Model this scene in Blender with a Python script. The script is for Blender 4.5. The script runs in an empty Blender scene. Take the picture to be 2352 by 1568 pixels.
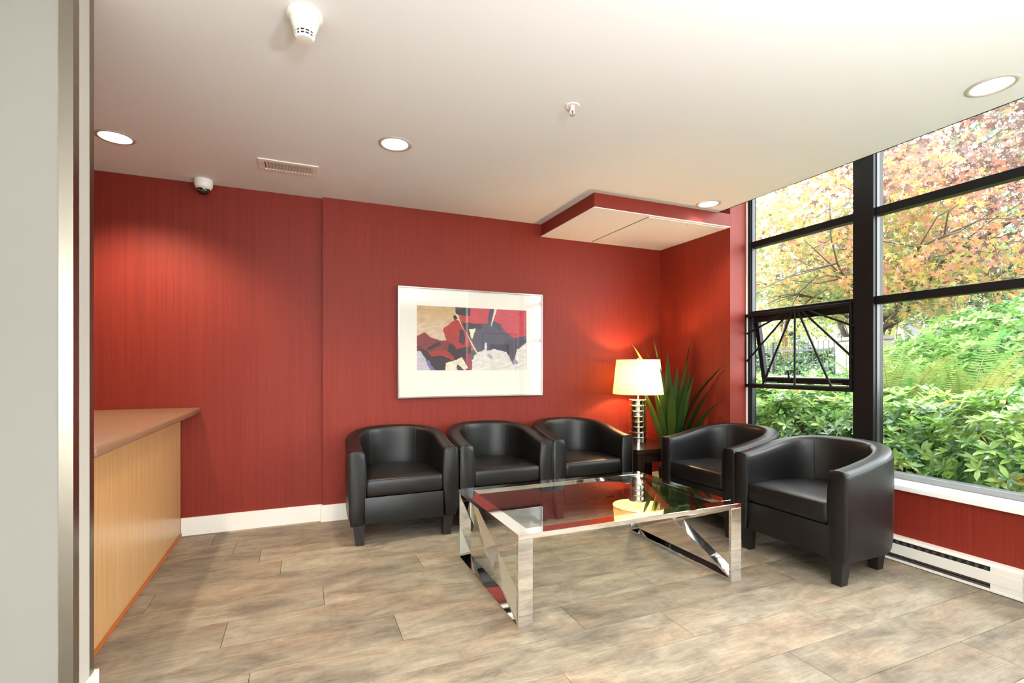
import bpy, bmesh, math, random
import numpy as np
from mathutils import Vector, Matrix, noise, geometry

random.seed(7)
rng = np.random.default_rng(11)
PI = math.pi
scene = bpy.context.scene
COL = scene.collection

# ------------------------------------------------------------------ camera, world, exposure
IMG_W, IMG_H = 2352, 1568
FPX, HORIZON, YAW, CAM_H = 1133.0, 845.0, math.radians(22.92), 1.22
cam_data = bpy.data.cameras.new('camera')
cam_data.sensor_width = 36.0
cam_data.lens = FPX / IMG_W * 36.0
cam_data.shift_y = (HORIZON - IMG_H / 2) / IMG_W
cam_data.clip_start = 0.02
cam = bpy.data.objects.new('camera', cam_data)
cam.location = (0, 0, CAM_H)
cam.rotation_euler = (PI / 2, 0, -YAW)
COL.objects.link(cam)
scene.camera = cam

SKY_STRENGTH = 4.5
world = bpy.data.worlds.new('world')
scene.world = world
world.use_nodes = True
bgn = world.node_tree.nodes['Background']
bgn.inputs[0].default_value = (0.93, 0.97, 1.0, 1)
bgn.inputs[1].default_value = SKY_STRENGTH

vs = scene.view_settings
vs.view_transform = 'Standard'
vs.look = 'None'
vs.gamma = 1.0
vs.use_curve_mapping = False
vs.exposure = 1.5
DOWNLIGHT_W = 27.0
FILL_UPLIGHT_W = 54.0
LAMP_W = 13.0
cy = scene.cycles
cy.max_bounces = 5
cy.diffuse_bounces = 3
cy.glossy_bounces = 4
cy.transmission_bounces = 3
cy.transparent_max_bounces = 8
cy.use_adaptive_sampling = True
cy.adaptive_threshold = 0.12
cy.caustics_reflective = False
cy.caustics_refractive = False
cy.sample_clamp_indirect = 6.0
cy.use_denoising = True
cy.light_sampling_threshold = 0.03

# ------------------------------------------------------------------ helpers
def lin(r, g=None, b=None):
    if g is None:
        r, g, b = r
    f = lambda c: (c / 255.0 / 12.92) if c / 255.0 <= 0.04045 else ((c / 255.0 + 0.055) / 1.055) ** 2.4
    return (f(r), f(g), f(b), 1.0)

def new_mat(name):
    m = bpy.data.materials.new(name)
    m.use_nodes = True
    nt = m.node_tree
    for n in list(nt.nodes):
        nt.nodes.remove(n)
    out = nt.nodes.new('ShaderNodeOutputMaterial')
    return m, nt, out

def plain(name, col, rough=0.5, metal=0.0, spec=0.5, bump=0.0, bscale=200.0, var=0.0, vscale=3.0, coat=0.0):
    m, nt, out = new_mat(name)
    b = nt.nodes.new('ShaderNodeBsdfPrincipled')
    b.inputs['Base Color'].default_value = col
    b.inputs['Roughness'].default_value = rough
    b.inputs['Metallic'].default_value = metal
    b.inputs['Specular IOR Level'].default_value = spec
    b.inputs['Coat Weight'].default_value = coat
    nt.links.new(b.outputs[0], out.inputs[0])
    if bump or var:
        tc = nt.nodes.new('ShaderNodeTexCoord')
    if bump:
        nz = nt.nodes.new('ShaderNodeTexNoise')
        nz.inputs['Scale'].default_value = bscale
        nz.inputs['Detail'].default_value = 3
        bp = nt.nodes.new('ShaderNodeBump')
        bp.inputs['Strength'].default_value = bump
        bp.inputs['Distance'].default_value = 0.002
        nt.links.new(tc.outputs['Object'], nz.inputs['Vector'])
        nt.links.new(nz.outputs[0], bp.inputs['Height'])
        nt.links.new(bp.outputs[0], b.inputs['Normal'])
    if var:
        nz = nt.nodes.new('ShaderNodeTexNoise')
        nz.inputs['Scale'].default_value = vscale
        nz.inputs['Detail'].default_value = 4
        mx = nt.nodes.new('ShaderNodeMix')
        mx.data_type = 'RGBA'
        mx.inputs['A'].default_value = tuple(c * (1 - var) for c in col[:3]) + (1,)
        mx.inputs['B'].default_value = tuple(min(1, c * (1 + var)) for c in col[:3]) + (1,)
        nt.links.new(tc.outputs['Object'], nz.inputs['Vector'])
        nt.links.new(nz.outputs[0], mx.inputs['Factor'])
        nt.links.new(mx.outputs['Result'], b.inputs['Base Color'])
    return m

def ramp(nt, pts):
    r = nt.nodes.new('ShaderNodeValToRGB')
    e = r.color_ramp.elements
    e[0].position, e[0].color = pts[0]
    e[1].position, e[1].color = pts[1]
    for p, c in pts[2:]:
        x = e.new(p)
        x.color = c
    return r

def wallpaper(name):
    """red wallpaper with fine vertical threads"""
    m, nt, out = new_mat(name)
    L = nt.links.new
    b = nt.nodes.new('ShaderNodeBsdfPrincipled')
    b.inputs['Roughness'].default_value = 0.55
    b.inputs['Specular IOR Level'].default_value = 0.3
    tc = nt.nodes.new('ShaderNodeTexCoord')
    mp = nt.nodes.new('ShaderNodeMapping')
    mp.inputs['Scale'].default_value = (300, 300, 2.0)
    n1 = nt.nodes.new('ShaderNodeTexNoise')
    n1.inputs['Scale'].default_value = 1.0
    n1.inputs['Detail'].default_value = 5
    n1.inputs['Roughness'].default_value = 0.65
    mp2 = nt.nodes.new('ShaderNodeMapping')
    mp2.inputs['Scale'].default_value = (60, 60, 0.5)
    n2 = nt.nodes.new('ShaderNodeTexNoise')
    n2.inputs['Scale'].default_value = 1.0
    n2.inputs['Detail'].default_value = 3
    L(tc.outputs['Object'], mp.inputs[0]); L(mp.outputs[0], n1.inputs['Vector'])
    L(tc.outputs['Object'], mp2.inputs[0]); L(mp2.outputs[0], n2.inputs['Vector'])
    r = ramp(nt, [(0.25, lin(107, 28, 19)), (0.75, lin(143, 48, 31)), (0.5, lin(127, 38, 24))])
    mixf = nt.nodes.new('ShaderNodeMath'); mixf.operation = 'MULTIPLY_ADD'
    mixf.inputs[1].default_value = 0.3; mixf.inputs[2].default_value = 0.0
    add = nt.nodes.new('ShaderNodeMath'); add.operation = 'MULTIPLY_ADD'
    add.inputs[1].default_value = 0.7
    L(n2.outputs[0], mixf.inputs[0])
    L(n1.outputs[0], add.inputs[0]); L(mixf.outputs[0], add.inputs[2])
    L(add.outputs[0], r.inputs[0])
    L(r.outputs[0], b.inputs['Base Color'])
    bp = nt.nodes.new('ShaderNodeBump')
    bp.inputs['Strength'].default_value = 0.25; bp.inputs['Distance'].default_value = 0.001
    L(n1.outputs[0], bp.inputs['Height']); L(bp.outputs[0], b.inputs['Normal'])
    L(b.outputs[0], out.inputs[0])
    return m

def plank_mat(name):
    """weathered oak print; every plank gets its own offset, tone and blotches"""
    m, nt, out = new_mat(name)
    L = nt.links.new
    N = nt.nodes.new
    b = N('ShaderNodeBsdfPrincipled')
    b.inputs['Roughness'].default_value = 0.42
    b.inputs['Specular IOR Level'].default_value = 0.35
    tc = N('ShaderNodeTexCoord'); oi = N('ShaderNodeObjectInfo')
    off = N('ShaderNodeVectorMath'); off.operation = 'SCALE'
    comb = N('ShaderNodeCombineXYZ')
    for i in range(3):
        L(oi.outputs['Random'], comb.inputs[i])
    L(comb.outputs[0], off.inputs[0]); off.inputs['Scale'].default_value = 57.0
    add = N('ShaderNodeVectorMath'); add.operation = 'ADD'
    L(tc.outputs['Object'], add.inputs[0]); L(off.outputs[0], add.inputs[1])
    def nz(scale, sc, detail=5, rough=0.6, dist=0.0):
        mp = N('ShaderNodeMapping'); mp.inputs['Scale'].default_value = scale
        n = N('ShaderNodeTexNoise'); n.inputs['Scale'].default_value = sc
        n.inputs['Detail'].default_value = detail; n.inputs['Roughness'].default_value = rough
        n.inputs['Distortion'].default_value = dist
        L(add.outputs[0], mp.inputs[0]); L(mp.outputs[0], n.inputs['Vector'])
        return n
    grain = nz((2.2, 30, 1), 4.0, 8, 0.7, 0.5)
    blot = nz((2.2, 5.0, 1), 1.8, 9, 0.70, 0.4)
    hue = nz((1.0, 2.0, 1), 1.9, 3, 0.5)
    saw = nz((60, 3, 1), 1.0, 2, 0.5)
    r1 = ramp(nt, [(0.32, lin(122, 112, 99)), (0.68, lin(186, 175, 153)), (0.5, lin(160, 149, 129))])
    L(blot.outputs[0], r1.inputs[0])
    r2 = ramp(nt, [(0.45, lin(150, 146, 142)), (0.68, lin(186, 144, 112))])
    L(hue.outputs[0], r2.inputs[0])
    m1 = N('ShaderNodeMix'); m1.data_type = 'RGBA'; m1.blend_type = 'OVERLAY'; m1.inputs['Factor'].default_value = 0.28
    L(r1.outputs[0], m1.inputs['A']); L(r2.outputs[0], m1.inputs['B'])
    r3 = ramp(nt, [(0.36, (0.50, 0.46, 0.42, 1)), (0.58, (1, 1, 1, 1))])
    L(grain.outputs[0], r3.inputs[0])
    m2 = N('ShaderNodeMix'); m2.data_type = 'RGBA'; m2.blend_type = 'MULTIPLY'; m2.inputs['Factor'].default_value = 0.5
    L(m1.outputs['Result'], m2.inputs['A']); L(r3.outputs[0], m2.inputs['B'])
    r4 = ramp(nt, [(0.40, (0.78, 0.75, 0.7, 1)), (0.6, (1, 1, 1, 1))])
    L(saw.outputs[0], r4.inputs[0])
    m3 = N('ShaderNodeMix'); m3.data_type = 'RGBA'; m3.blend_type = 'MULTIPLY'; m3.inputs['Factor'].default_value = 0.18
    L(m2.outputs['Result'], m3.inputs['A']); L(r4.outputs[0], m3.inputs['B'])
    tone = N('ShaderNodeMapRange'); tone.inputs[3].default_value = 0.72; tone.inputs[4].default_value = 1.06
    L(oi.outputs['Random'], tone.inputs[0])
    hs = N('ShaderNodeHueSaturation'); hs.inputs['Saturation'].default_value = 0.95
    L(tone.outputs[0], hs.inputs['Value']); L(m3.outputs['Result'], hs.inputs['Color'])
    L(hs.outputs[0], b.inputs['Base Color'])
    rr = N('ShaderNodeMapRange'); rr.inputs[3].default_value = 0.46; rr.inputs[4].default_value = 0.62
    L(grain.outputs[0], rr.inputs[0]); L(rr.outputs[0], b.inputs['Roughness'])
    bp = N('ShaderNodeBump'); bp.inputs['Strength'].default_value = 0.22; bp.inputs['Distance'].default_value = 0.002
    L(grain.outputs[0], bp.inputs['Height']); L(bp.outputs[0], b.inputs['Normal'])
    L(b.outputs[0], out.inputs[0])
    return m

def veneer_mat(name):
    m, nt, out = new_mat(name)
    L = nt.links.new
    N = nt.nodes.new
    b = N('ShaderNodeBsdfPrincipled'); b.inputs['Roughness'].default_value = 0.3
    tc = N('ShaderNodeTexCoord'); mp = N('ShaderNodeMapping'); mp.inputs['Scale'].default_value = (70, 70, 2.2)
    n = N('ShaderNodeTexNoise'); n.inputs['Scale'].default_value = 1.0; n.inputs['Detail'].default_value = 5
    L(tc.outputs['Object'], mp.inputs[0]); L(mp.outputs[0], n.inputs['Vector'])
    r = ramp(nt, [(0.3, lin(182, 138, 88)), (0.7, lin(208, 166, 114))])
    L(n.outputs[0], r.inputs[0]); L(r.outputs[0], b.inputs['Base Color'])
    L(b.outputs[0], out.inputs[0])
    return m

def thin_glass(name, tint=(1, 1, 1, 1), ior=1.5, boost=1.0):
    """clear sheet glass: straight transmission plus Fresnel mirror reflection"""
    m, nt, out = new_mat(name)
    L = nt.links.new
    t = nt.nodes.new('ShaderNodeBsdfTransparent'); t.inputs[0].default_value = tint
    g = nt.nodes.new('ShaderNodeBsdfGlossy'); g.inputs['Roughness'].default_value = 0.0
    f = nt.nodes.new('ShaderNodeFresnel'); f.inputs['IOR'].default_value = ior
    k = nt.nodes.new('ShaderNodeMath'); k.operation = 'MULTIPLY'; k.inputs[1].default_value = boost; k.use_clamp = True
    # the far side of the sheet must not act as a total-internal mirror: reflect on the outer faces only
    geo = nt.nodes.new('ShaderNodeNewGeometry')
    inv = nt.nodes.new('ShaderNodeMath'); inv.operation = 'SUBTRACT'; inv.inputs[0].default_value = 1.0
    fk = nt.nodes.new('ShaderNodeMath'); fk.operation = 'MULTIPLY'
    mx = nt.nodes.new('ShaderNodeMixShader')
    L(geo.outputs['Backfacing'], inv.inputs[1])
    L(f.outputs[0], k.inputs[0]); L(k.outputs[0], fk.inputs[0]); L(inv.outputs[0], fk.inputs[1]); L(fk.outputs[0], mx.inputs[0])
    L(t.outputs[0], mx.inputs[1]); L(g.outputs[0], mx.inputs[2]); L(mx.outputs[0], out.inputs[0])
    return m

def leaf_mat(name, col, trans=0.45, rough=0.45, gloss=0.25):
    col = tuple(c * 0.74 for c in col[:3]) + (1,)
    m, nt, out = new_mat(name)
    L = nt.links.new
    b = nt.nodes.new('ShaderNodeBsdfPrincipled')
    b.inputs['Base Color'].default_value = col
    b.inputs['Roughness'].default_value = rough
    b.inputs['Specular IOR Level'].default_value = gloss
    t = nt.nodes.new('ShaderNodeBsdfTranslucent'); t.inputs[0].default_value = tuple(min(1, c * 1.05) for c in col[:3]) + (1,)
    mx = nt.nodes.new('ShaderNodeMixShader'); mx.inputs[0].default_value = trans
    L(b.outputs[0], mx.inputs[1]); L(t.outputs[0], mx.inputs[2]); L(mx.outputs[0], out.inputs[0])
    return m

def emit_mat(name, col, s):
    m, nt, out = new_mat(name)
    e = nt.nodes.new('ShaderNodeEmission'); e.inputs[0].default_value = col; e.inputs[1].default_value = s
    nt.links.new(e.outputs[0], out.inputs[0])
    return m

class MB:
    """collects geometry for one mesh"""
    def __init__(self):
        self.v, self.f = [], []
    def add(self, vs, fs):
        o = len(self.v)
        self.v += [tuple(p) for p in vs]
        self.f += [tuple(i + o for i in f) for f in fs]
        return self
    def box(self, lo, hi, bev=0.0, seg=2):
        (x0, y0, z0), (x1, y1, z1) = lo, hi
        if bev <= 0:
            v = [(x0, y0, z0), (x1, y0, z0), (x1, y1, z0), (x0, y1, z0), (x0, y0, z1), (x1, y0, z1), (x1, y1, z1), (x0, y1, z1)]
            return self.add(v, [(0, 3, 2, 1), (4, 5, 6, 7), (0, 1, 5, 4), (1, 2, 6, 5), (2, 3, 7, 6), (3, 0, 4, 7)])
        bm = bmesh.new()
        bmesh.ops.create_cube(bm, size=1.0)
        for q in bm.verts:
            q.co = Vector(((x0 + x1) / 2 + q.co.x * (x1 - x0), (y0 + y1) / 2 + q.co.y * (y1 - y0), (z0 + z1) / 2 + q.co.z * (z1 - z0)))
        bmesh.ops.bevel(bm, geom=list(bm.edges), offset=bev, segments=seg, affect='EDGES', profile=0.5)
        return self.bm(bm)
    def bm(self, bm):
        bm.verts.index_update()
        self.add([q.co[:] for q in bm.verts], [[q.index for q in f.verts] for f in bm.faces])
        bm.free()
        return self
    def xf(self, M):
        self.v = [tuple(M @ Vector(p)) for p in self.v]
        return self
    def prism(self, pts, z0, z1):
        n = len(pts)
        v = [(x, y, z0) for x, y in pts] + [(x, y, z1) for x, y in pts]
        f = [tuple(range(n))[::-1], tuple(range(n, 2 * n))] + [(i, (i + 1) % n, n + (i + 1) % n, n + i) for i in range(n)]
        return self.add(v, f)
    def lathe(self, prof, c=(0, 0, 0), n=40, cap0=False, cap1=False):
        v, f = [], []
        for r, z in prof:
            for i in range(n):
                a = 2 * PI * i / n
                v.append((c[0] + r * math.cos(a), c[1] + r * math.sin(a), c[2] + z))
        for j in range(len(prof) - 1):
            for i in range(n):
                k = (i + 1) % n
                f.append((j * n + i, j * n + k, (j + 1) * n + k, (j + 1) * n + i))
        if cap0: f.append(tuple(range(n))[::-1])
        if cap1: f.append(tuple(range((len(prof) - 1) * n, len(prof) * n)))
        return self.add(v, f)
    def tube(self, pts, r, n=8, closed=False):
        pts = [Vector(p) for p in pts]
        rs = r if isinstance(r, (list, tuple)) else [r] * len(pts)
        v, f = [], []
        m = len(pts)
        ref = None
        for i, p in enumerate(pts):
            a = pts[(i - 1) % m] if (closed or i > 0) else p
            b = pts[(i + 1) % m] if (closed or i < m - 1) else p
            t = (b - a).normalized()
            if ref is None:
                ref = t.orthogonal().normalized()
            ref = (ref - t * ref.dot(t))
            ref = ref.normalized() if ref.length > 1e-6 else t.orthogonal().normalized()
            w = t.cross(ref)
            for k in range(n):
                an = 2 * PI * k / n
                v.append(p + (ref * math.cos(an) + w * math.sin(an)) * rs[i])
        for j in range(m if closed else m - 1):
            j2 = (j + 1) % m
            for k in range(n):
                k2 = (k + 1) % n
                f.append((j * n + k, j * n + k2, j2 * n + k2, j2 * n + k))
        if not closed:
            f.append(tuple(range(n))[::-1]); f.append(tuple(range((m - 1) * n, m * n)))
        return self.add(v, f)
    def bar(self, p, q, w, t, wdir):
        """flat bar from p to q; w across along wdir, t in the remaining direction"""
        p, q = Vector(p), Vector(q)
        d = (q - p).normalized()
        wd = Vector(wdir); wd = (wd - d * wd.dot(d)).normalized()
        td = d.cross(wd)
        v = []
        for c in (p, q):
            for a, b in ((-1, -1), (1, -1), (1, 1), (-1, 1)):
                v.append(c + wd * (a * w / 2) + td * (b * t / 2))
        return self.add(v, [(0, 3, 2, 1), (4, 5, 6, 7), (0, 1, 5, 4), (1, 2, 6, 5), (2, 3, 7, 6), (3, 0, 4, 7)])
    def mesh(self, name, mats, smooth=None):
        me = bpy.data.meshes.new(name)
        me.from_pydata(self.v, [], self.f)
        for m in (mats if isinstance(mats, (list, tuple)) else [mats]):
            me.materials.append(m)
        bm = bmesh.new(); bm.from_mesh(me)
        bmesh.ops.recalc_face_normals(bm, faces=bm.faces)
        bm.to_mesh(me); bm.free()
        if smooth:
            me.shade_smooth()
            me.set_sharp_from_angle(angle=math.radians(smooth))
        me.update()
        return me
    def build(self, name, mats, parent=None, smooth=None, loc=None):
        return link(name, self.mesh(name, mats, smooth), parent, loc)

def link(name, data, parent=None, loc=None):
    o = bpy.data.objects.new(name, data)
    COL.objects.link(o)
    if parent is not None:
        o.parent = parent
    if loc is not None:
        o.location = loc
    return o

def tag(o, label, cat, group=None, kind=None):
    o['label'] = label
    o['category'] = cat
    if group: o['group'] = group
    if kind: o['kind'] = kind
    return o

def thing(name, label, cat, loc=(0, 0, 0), rz=0.0, group=None, kind=None):
    o = bpy.data.objects.new(name, None)
    COL.objects.link(o)
    o.empty_display_size = 0.1
    o.location = loc
    o.rotation_euler = (0, 0, rz)
    return tag(o, label, cat, group, kind)

def copy_tree(o, parent=None):
    c = o.copy(); COL.objects.link(c); c.parent = parent
    for ch in [x for x in bpy.data.objects if x.parent == o]:
        copy_tree(ch, c)
    return c

def B(lo, hi, bev=0.0, seg=2):
    return MB().box(lo, hi, bev, seg)

# ------------------------------------------------------------------ materials
M_RED = wallpaper('red_wallpaper')
M_WHITE = plain('white_paint', lin(236, 231, 222), 0.6, bump=0.05, bscale=300)
M_CEIL = plain('ceiling_paint', lin(236, 236, 237), 0.7, bump=0.05, bscale=120)
M_TRIM = plain('white_gloss_trim', lin(240, 237, 230), 0.35)
M_PLANK = plank_mat('weathered_plank')
M_SUB = plain('plank_joint', lin(58, 48, 40), 0.9)
M_CHROME = plain('polished_chrome', (0.86, 0.84, 0.81, 1), 0.04, 1.0)
M_STEEL = plain('brushed_steel', lin(146, 138, 126), 0.3, 1.0, bump=0.05, bscale=80)
M_LEATHER = plain('black_leather', lin(12, 11, 11), 0.40, spec=0.5, bump=0.14, bscale=260)
M_LEATHER2 = plain('black_leather_piping', lin(22, 20, 20), 0.4)
M_LEG = plain('black_stained_wood', lin(22, 20, 19), 0.5)
M_DARKWOOD = plain('espresso_wood', lin(38, 24, 19), 0.22, var=0.2, vscale=20)
M_GLASS = thin_glass('window_glass', (0.985, 1, 0.992, 1), 1.45, 1.5)
M_TABLEGLASS = thin_glass('table_glass', (0.93, 0.98, 0.96, 1), 1.5, 1.5)
M_PICGLASS = thin_glass('picture_glass', (1, 1, 1, 1), 1.5, 1.7)
M_FRAME = plain('black_window_metal', lin(13, 11, 11), 0.5, spec=0.25)
M_ALU = plain('grey_aluminium', lin(150, 152, 158), 0.35, 0.7)
M_BEAD = plain('dark_glazing_bead', lin(58, 58, 62), 0.4, 0.3)
M_VENEER = veneer_mat('maple_veneer')
M_KICK = plain('orange_wood_strip', lin(176, 96, 40), 0.4)
M_TOP = plain('brown_laminate', lin(134, 100, 76), 0.35, var=0.22, vscale=160)
M_MAT = plain('mat_board', lin(232, 227, 215), 0.8)
M_HEAT = plain('heater_enamel', lin(226, 220, 208), 0.4)
M_DARK = plain('dark_cavity', lin(30, 28, 28), 0.7)
M_FIN = plain('heater_fins', lin(86, 80, 74), 0.5, 0.4)
M_PLASTIC = plain('white_plastic', lin(238, 234, 226), 0.35)
M_DOME = plain('dark_dome', lin(26, 26, 28), 0.08, coat=0.5)
M_SHADE = None

# ------------------------------------------------------------------ setting
H = 2.58
YB, YB2 = 4.24, 4.20            # recessed and stepped-forward back wall
XS = 0.14                       # x of the step
XA, YP = 3.48, 3.27             # alcove side wall, pier face
XE = 3.345                      # edge of the dropped ceiling
XW = 3.68                       # window frame inside face
ZROOF = 3.10

def structure(name, label, cat, mb, mat, smooth=None):
    return tag(mb.build(name, mat, None, smooth), label, cat, kind='structure')

# floor: slab plus separate planks
floor = structure('floor', 'weathered grey-beige wood plank floor of the lobby', 'floor',
                  B((-3.3, -3.12, -0.12), (3.52, 4.26, -0.006)), M_SUB)
PL, PW = 1.41, 0.245
row_joint = {3.699: -0.43, 3.209: -0.127, 2.964: 0.675, 2.719: 0.10, 2.474: -0.334, 2.229: 0.412,
             1.984: 1.213, 1.739: 1.643, 1.494: 2.367, 1.249: 1.92, 1.004: 2.70}
plank_cache = {}
def plank_mesh(w, l):
    k = (round(w, 3), round(l, 3))
    if k not in plank_cache:
        mb = MB()
        g, bv = 0.0011, 0.0003
        x, y = l / 2 - g, w / 2 - g
        mb.add([(-x, -y, -.007), (x, -y, -.007), (x, y, -.007), (-x, y, -.007),
                (-x, -y, -bv), (x, -y, -bv), (x, y, -bv), (-x, y, -bv),
                (-x + bv, -y + bv, 0), (x - bv, -y + bv, 0), (x - bv, y - bv, 0), (-x + bv, y - bv, 0)],
               [(8, 9, 10, 11)] + [(i, (i + 1) % 4, 4 + (i + 1) % 4, 4 + i) for i in range(4)] +
               [(4 + i, 4 + (i + 1) % 4, 8 + (i + 1) % 4, 8 + i) for i in range(4)])
        plank_cache[k] = mb.mesh('plank', M_PLANK)
    return plank_cache[k]
FX0, FX1, FY0, FY1 = -3.2, 3.5, -3.0, 4.245
k0 = int(math.floor((FY0 - 1.249) / PW))
for k in range(k0, 14):
    ya = round(1.249 + PW * k, 3)
    y0, y1 = max(ya, FY0), min(ya + PW, FY1)
    if y1 - y0 < 0.02:
        continue
    xj = row_joint.get(ya, random.uniform(0, PL))
    x = xj - PL * math.ceil((xj - FX0) / PL)
    while x < FX1:
        a, b = max(x, FX0), min(x + PL, FX1)
        if b - a > 0.02:
            link('plank', plank_mesh(y1 - y0, b - a), floor, ((a + b) / 2, (y0 + y1) / 2, 0))
        x += PL

structure('wall_back', 'red textured wallpaper wall stepping forward behind the armchairs', 'wall',
          MB().prism([(-3.3, YB), (XS, YB), (XS, YB2), (XA, YB2), (XA, 4.42), (-3.3, 4.42)], -0.1, 3.2), M_RED)
structure('wall_right', 'red wallpapered pier and alcove side between the plant and the window', 'wall',
          B((XA, YP, -0.1), (XW + .006, 4.42, 3.2)), M_RED)
structure('wall_exterior', 'dark brick-brown outer face of the pier beside the window', 'wall', B((XW + .0065, YP + .001, -0.1), (XW + .07, 4.42, 3.2)), plain('outer_wall_render', lin(88, 76, 68), .8))
structure('wall_window', 'low red wallpapered wall below the window sill', 'wall',
          B((3.5, -3.1, -0.1), (3.8, YP, 0.446)), M_RED)
structure('wall_left', 'plain white wall at the far side of the reception', 'wall', B((-3.42, -3.12, -0.1), (-3.2, 4.42, 3.2)), M_WHITE)
YF = -3.0      # added glazed front behind the viewer
structure('wall_front', 'white spandrel above the added glazed front behind the viewer', 'wall', B((-3.3, YF - .12, 2.46), (3.9, YF, 3.2)).box((1.33, YF - .12, -.1), (3.9, YF, 2.46)), plain('taupe_paint', lin(120, 112, 104), .6))
structure('added_pavement', 'pale concrete paving added outside the unseen front to bounce daylight', 'added_pavement', B((-30, -40, -.25), (30, YF - .13, -.02)), plain('added_pale_concrete', lin(196, 192, 184), .85, var=.08))  # unseen pale ground added to bounce daylight up to the ceiling
structure('wall_return', 'short white wall across from the red wall, beside the window', 'wall',
          B((2.69, -0.14, -0.0), (3.9, 0.0, 3.1)), M_WHITE)
# foreground stub wall with steel corner guards
SX, SY0, SY1 = -0.70, 2.06, 2.23
stub = structure('wall_partition', 'pale grey-white wall end with steel corner guards in the foreground', 'wall',
                 B((-3.2, SY0, -0.0), (SX, SY1, H)), plain('pale_grey_paint', lin(134, 130, 122), 0.6, bump=0.05, bscale=300))
def guard(pts, name='corner_guard'):
    return MB().prism(pts, 0.125, H).build(name, M_STEEL, stub)
t = 0.0022
guard([(SX - .036, SY0 - t), (SX + t, SY0 - t), (SX + t, SY0 + .044), (SX, SY0 + .044), (SX, SY0), (SX - .036, SY0)])
guard([(SX, SY1 - .035), (SX + t, SY1 - .035), (SX + t, SY1 + t), (SX - .036, SY1 + t), (SX - .036, SY1), (SX, SY1)])
B((SX, SY0 + .0445, .126), (SX + .0012, SY1 - .0355, H)).build('end_light_panel', plain('end_painted_light', lin(184, 180, 170), .6), stub)  # same paint as the wall; window light on the end put into a lighter tone
structure('baseboard_partition', 'white baseboard wrapping the foreground wall end', 'baseboard',
          MB().prism([(-3.2, SY0 - .014), (SX + .014, SY0 - .014), (SX + .014, SY1 + .014), (-3.2, SY1 + .014), (-3.2, SY1 + .0005), (SX + .0005, SY1 + .0005), (SX + .0005, SY0 - .0005), (-3.2, SY0 - .0005)], 0.0, 0.125), M_TRIM)
# baseboards
structure('baseboard_back', 'white baseboard along the foot of the red back wall', 'baseboard',
          MB().prism([(-0.818, YB), (-0.818, YB - .014), (XS - .014, YB - .014), (XS - .014, YB2 - .014), (XA - .014, YB2 - .014), (XA - .014, YP - .014), (XA + .02, YP - .014), (XA + .02, YP - .0005), (XA - .0005, YP - .0005), (XA - .0005, YB2 - .0005), (XS - .0005, YB2 - .0005), (XS - .0005, YB)], 0.0, 0.13), M_TRIM)

# ceiling with holes for the downlights
DL_R = 0.082
downlights = [(-1.02, 3.585), (0.512, 3.035), (3.055, 1.288), (3.09, 3.13),
              (0.45, 0.75), (-1.55, 0.6), (2.4, 0.68), (-2.4, 3.3)]  # these four are unseen, added as fill light
outer = [Vector((-3.3, -3.1, 0)), Vector((XE, -3.1, 0)), Vector((XE, 4.3, 0)), Vector((-3.3, 4.3, 0))]
loops = [outer]
NH = 32
for (x, y) in downlights:
    loops.append([Vector((x + DL_R * math.cos(2 * PI * i / NH), y + DL_R * math.sin(2 * PI * i / NH), 0)) for i in range(NH)])
allv = [p for l in loops for p in l]
tris = geometry.tessellate_polygon(loops)
cm = MB()
cm.add([(p.x, p.y, H) for p in allv], [tuple(t_) for t_ in tris])
n0 = 0
for l in loops:          # rims of holes and outer edge, 12 mm deep
    n = len(l)
    if l is not outer:
        v = [(p.x, p.y, H) for p in l] + [(p.x, p.y, H + .012) for p in l]
        cm.add(v, [(i, (i + 1) % n, n + (i + 1) % n, n + i) for i in range(n)])
cm.box((XE - .012, -3.1, H), (XE, 4.3, ZROOF + .05))
structure('ceiling', 'plain off-white dropped ceiling stopping short of the window', 'ceiling', cm, M_CEIL)
structure('roof_slab', 'slab above the dropped ceiling at the window head', 'ceiling', B((-3.4, -3.15, ZROOF), (4.0, 4.4, ZROOF + .2)), M_CEIL)

# bulkhead box over the alcove
soff = thing('ceiling_bulkhead', 'red-sided ceiling bulkhead with white underside above the lamp', 'bulkhead', (2.075, YP, 2.464), kind='structure')
def loc_box(lo, hi, root, bev=0.0):
    l = root.location
    return B(tuple(lo[i] - l[i] for i in range(3)), tuple(hi[i] - l[i] for i in range(3)), bev)
SX0, SZ = 2.075, 2.464
loc_box((SX0, YP, SZ + .006), (XA + .001, YB2 + .01, H + .002), soff).build('side_panel', M_RED, soff)
loc_box((SX0 - .003, YP - .003, SZ), (XA - .0005, YB2 - .0005, SZ + .0055), soff).build('underside', M_CEIL, soff)
hatch = loc_box((2.62, YP + .03, SZ - .004), (XA - .02, YB2 - .035, SZ - .0002), soff).build('access_hatch', M_CEIL, soff)
for hx, hy in ((2.68, YP + .07), (3.05, YP + .06), (3.40, YP + .08), (3.42, YB2 - .4), (3.38, YB2 - .09), (2.7, YB2 - .1)):
    l = soff.location
    MB().lathe([(0.0005, -.0052), (.006, -.005), (.007, -.0035)], (hx - l[0], hy - l[1], SZ - l[2]), 10).build('screw', M_ALU, hatch)
loc_box((2.612, YP + .03, SZ - .0008), (2.6195, YB2 - .035, SZ + .001), soff).build('hatch_gap', M_DARK, soff)

# window sill
structure('trim_1', 'white painted window sill above the heater', 'window sill',
          B((3.476, 0.0, 0.446), (XW + .03, YP - .0005, 0.478), 0.004), M_TRIM)
structure('trim_2', 'thin white plaster bead between red pier and window frame', 'trim',
          B((XW - .012, YP - .012, 0.478), (XW + .002, YP - .0002, ZROOF)), M_TRIM)

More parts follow.
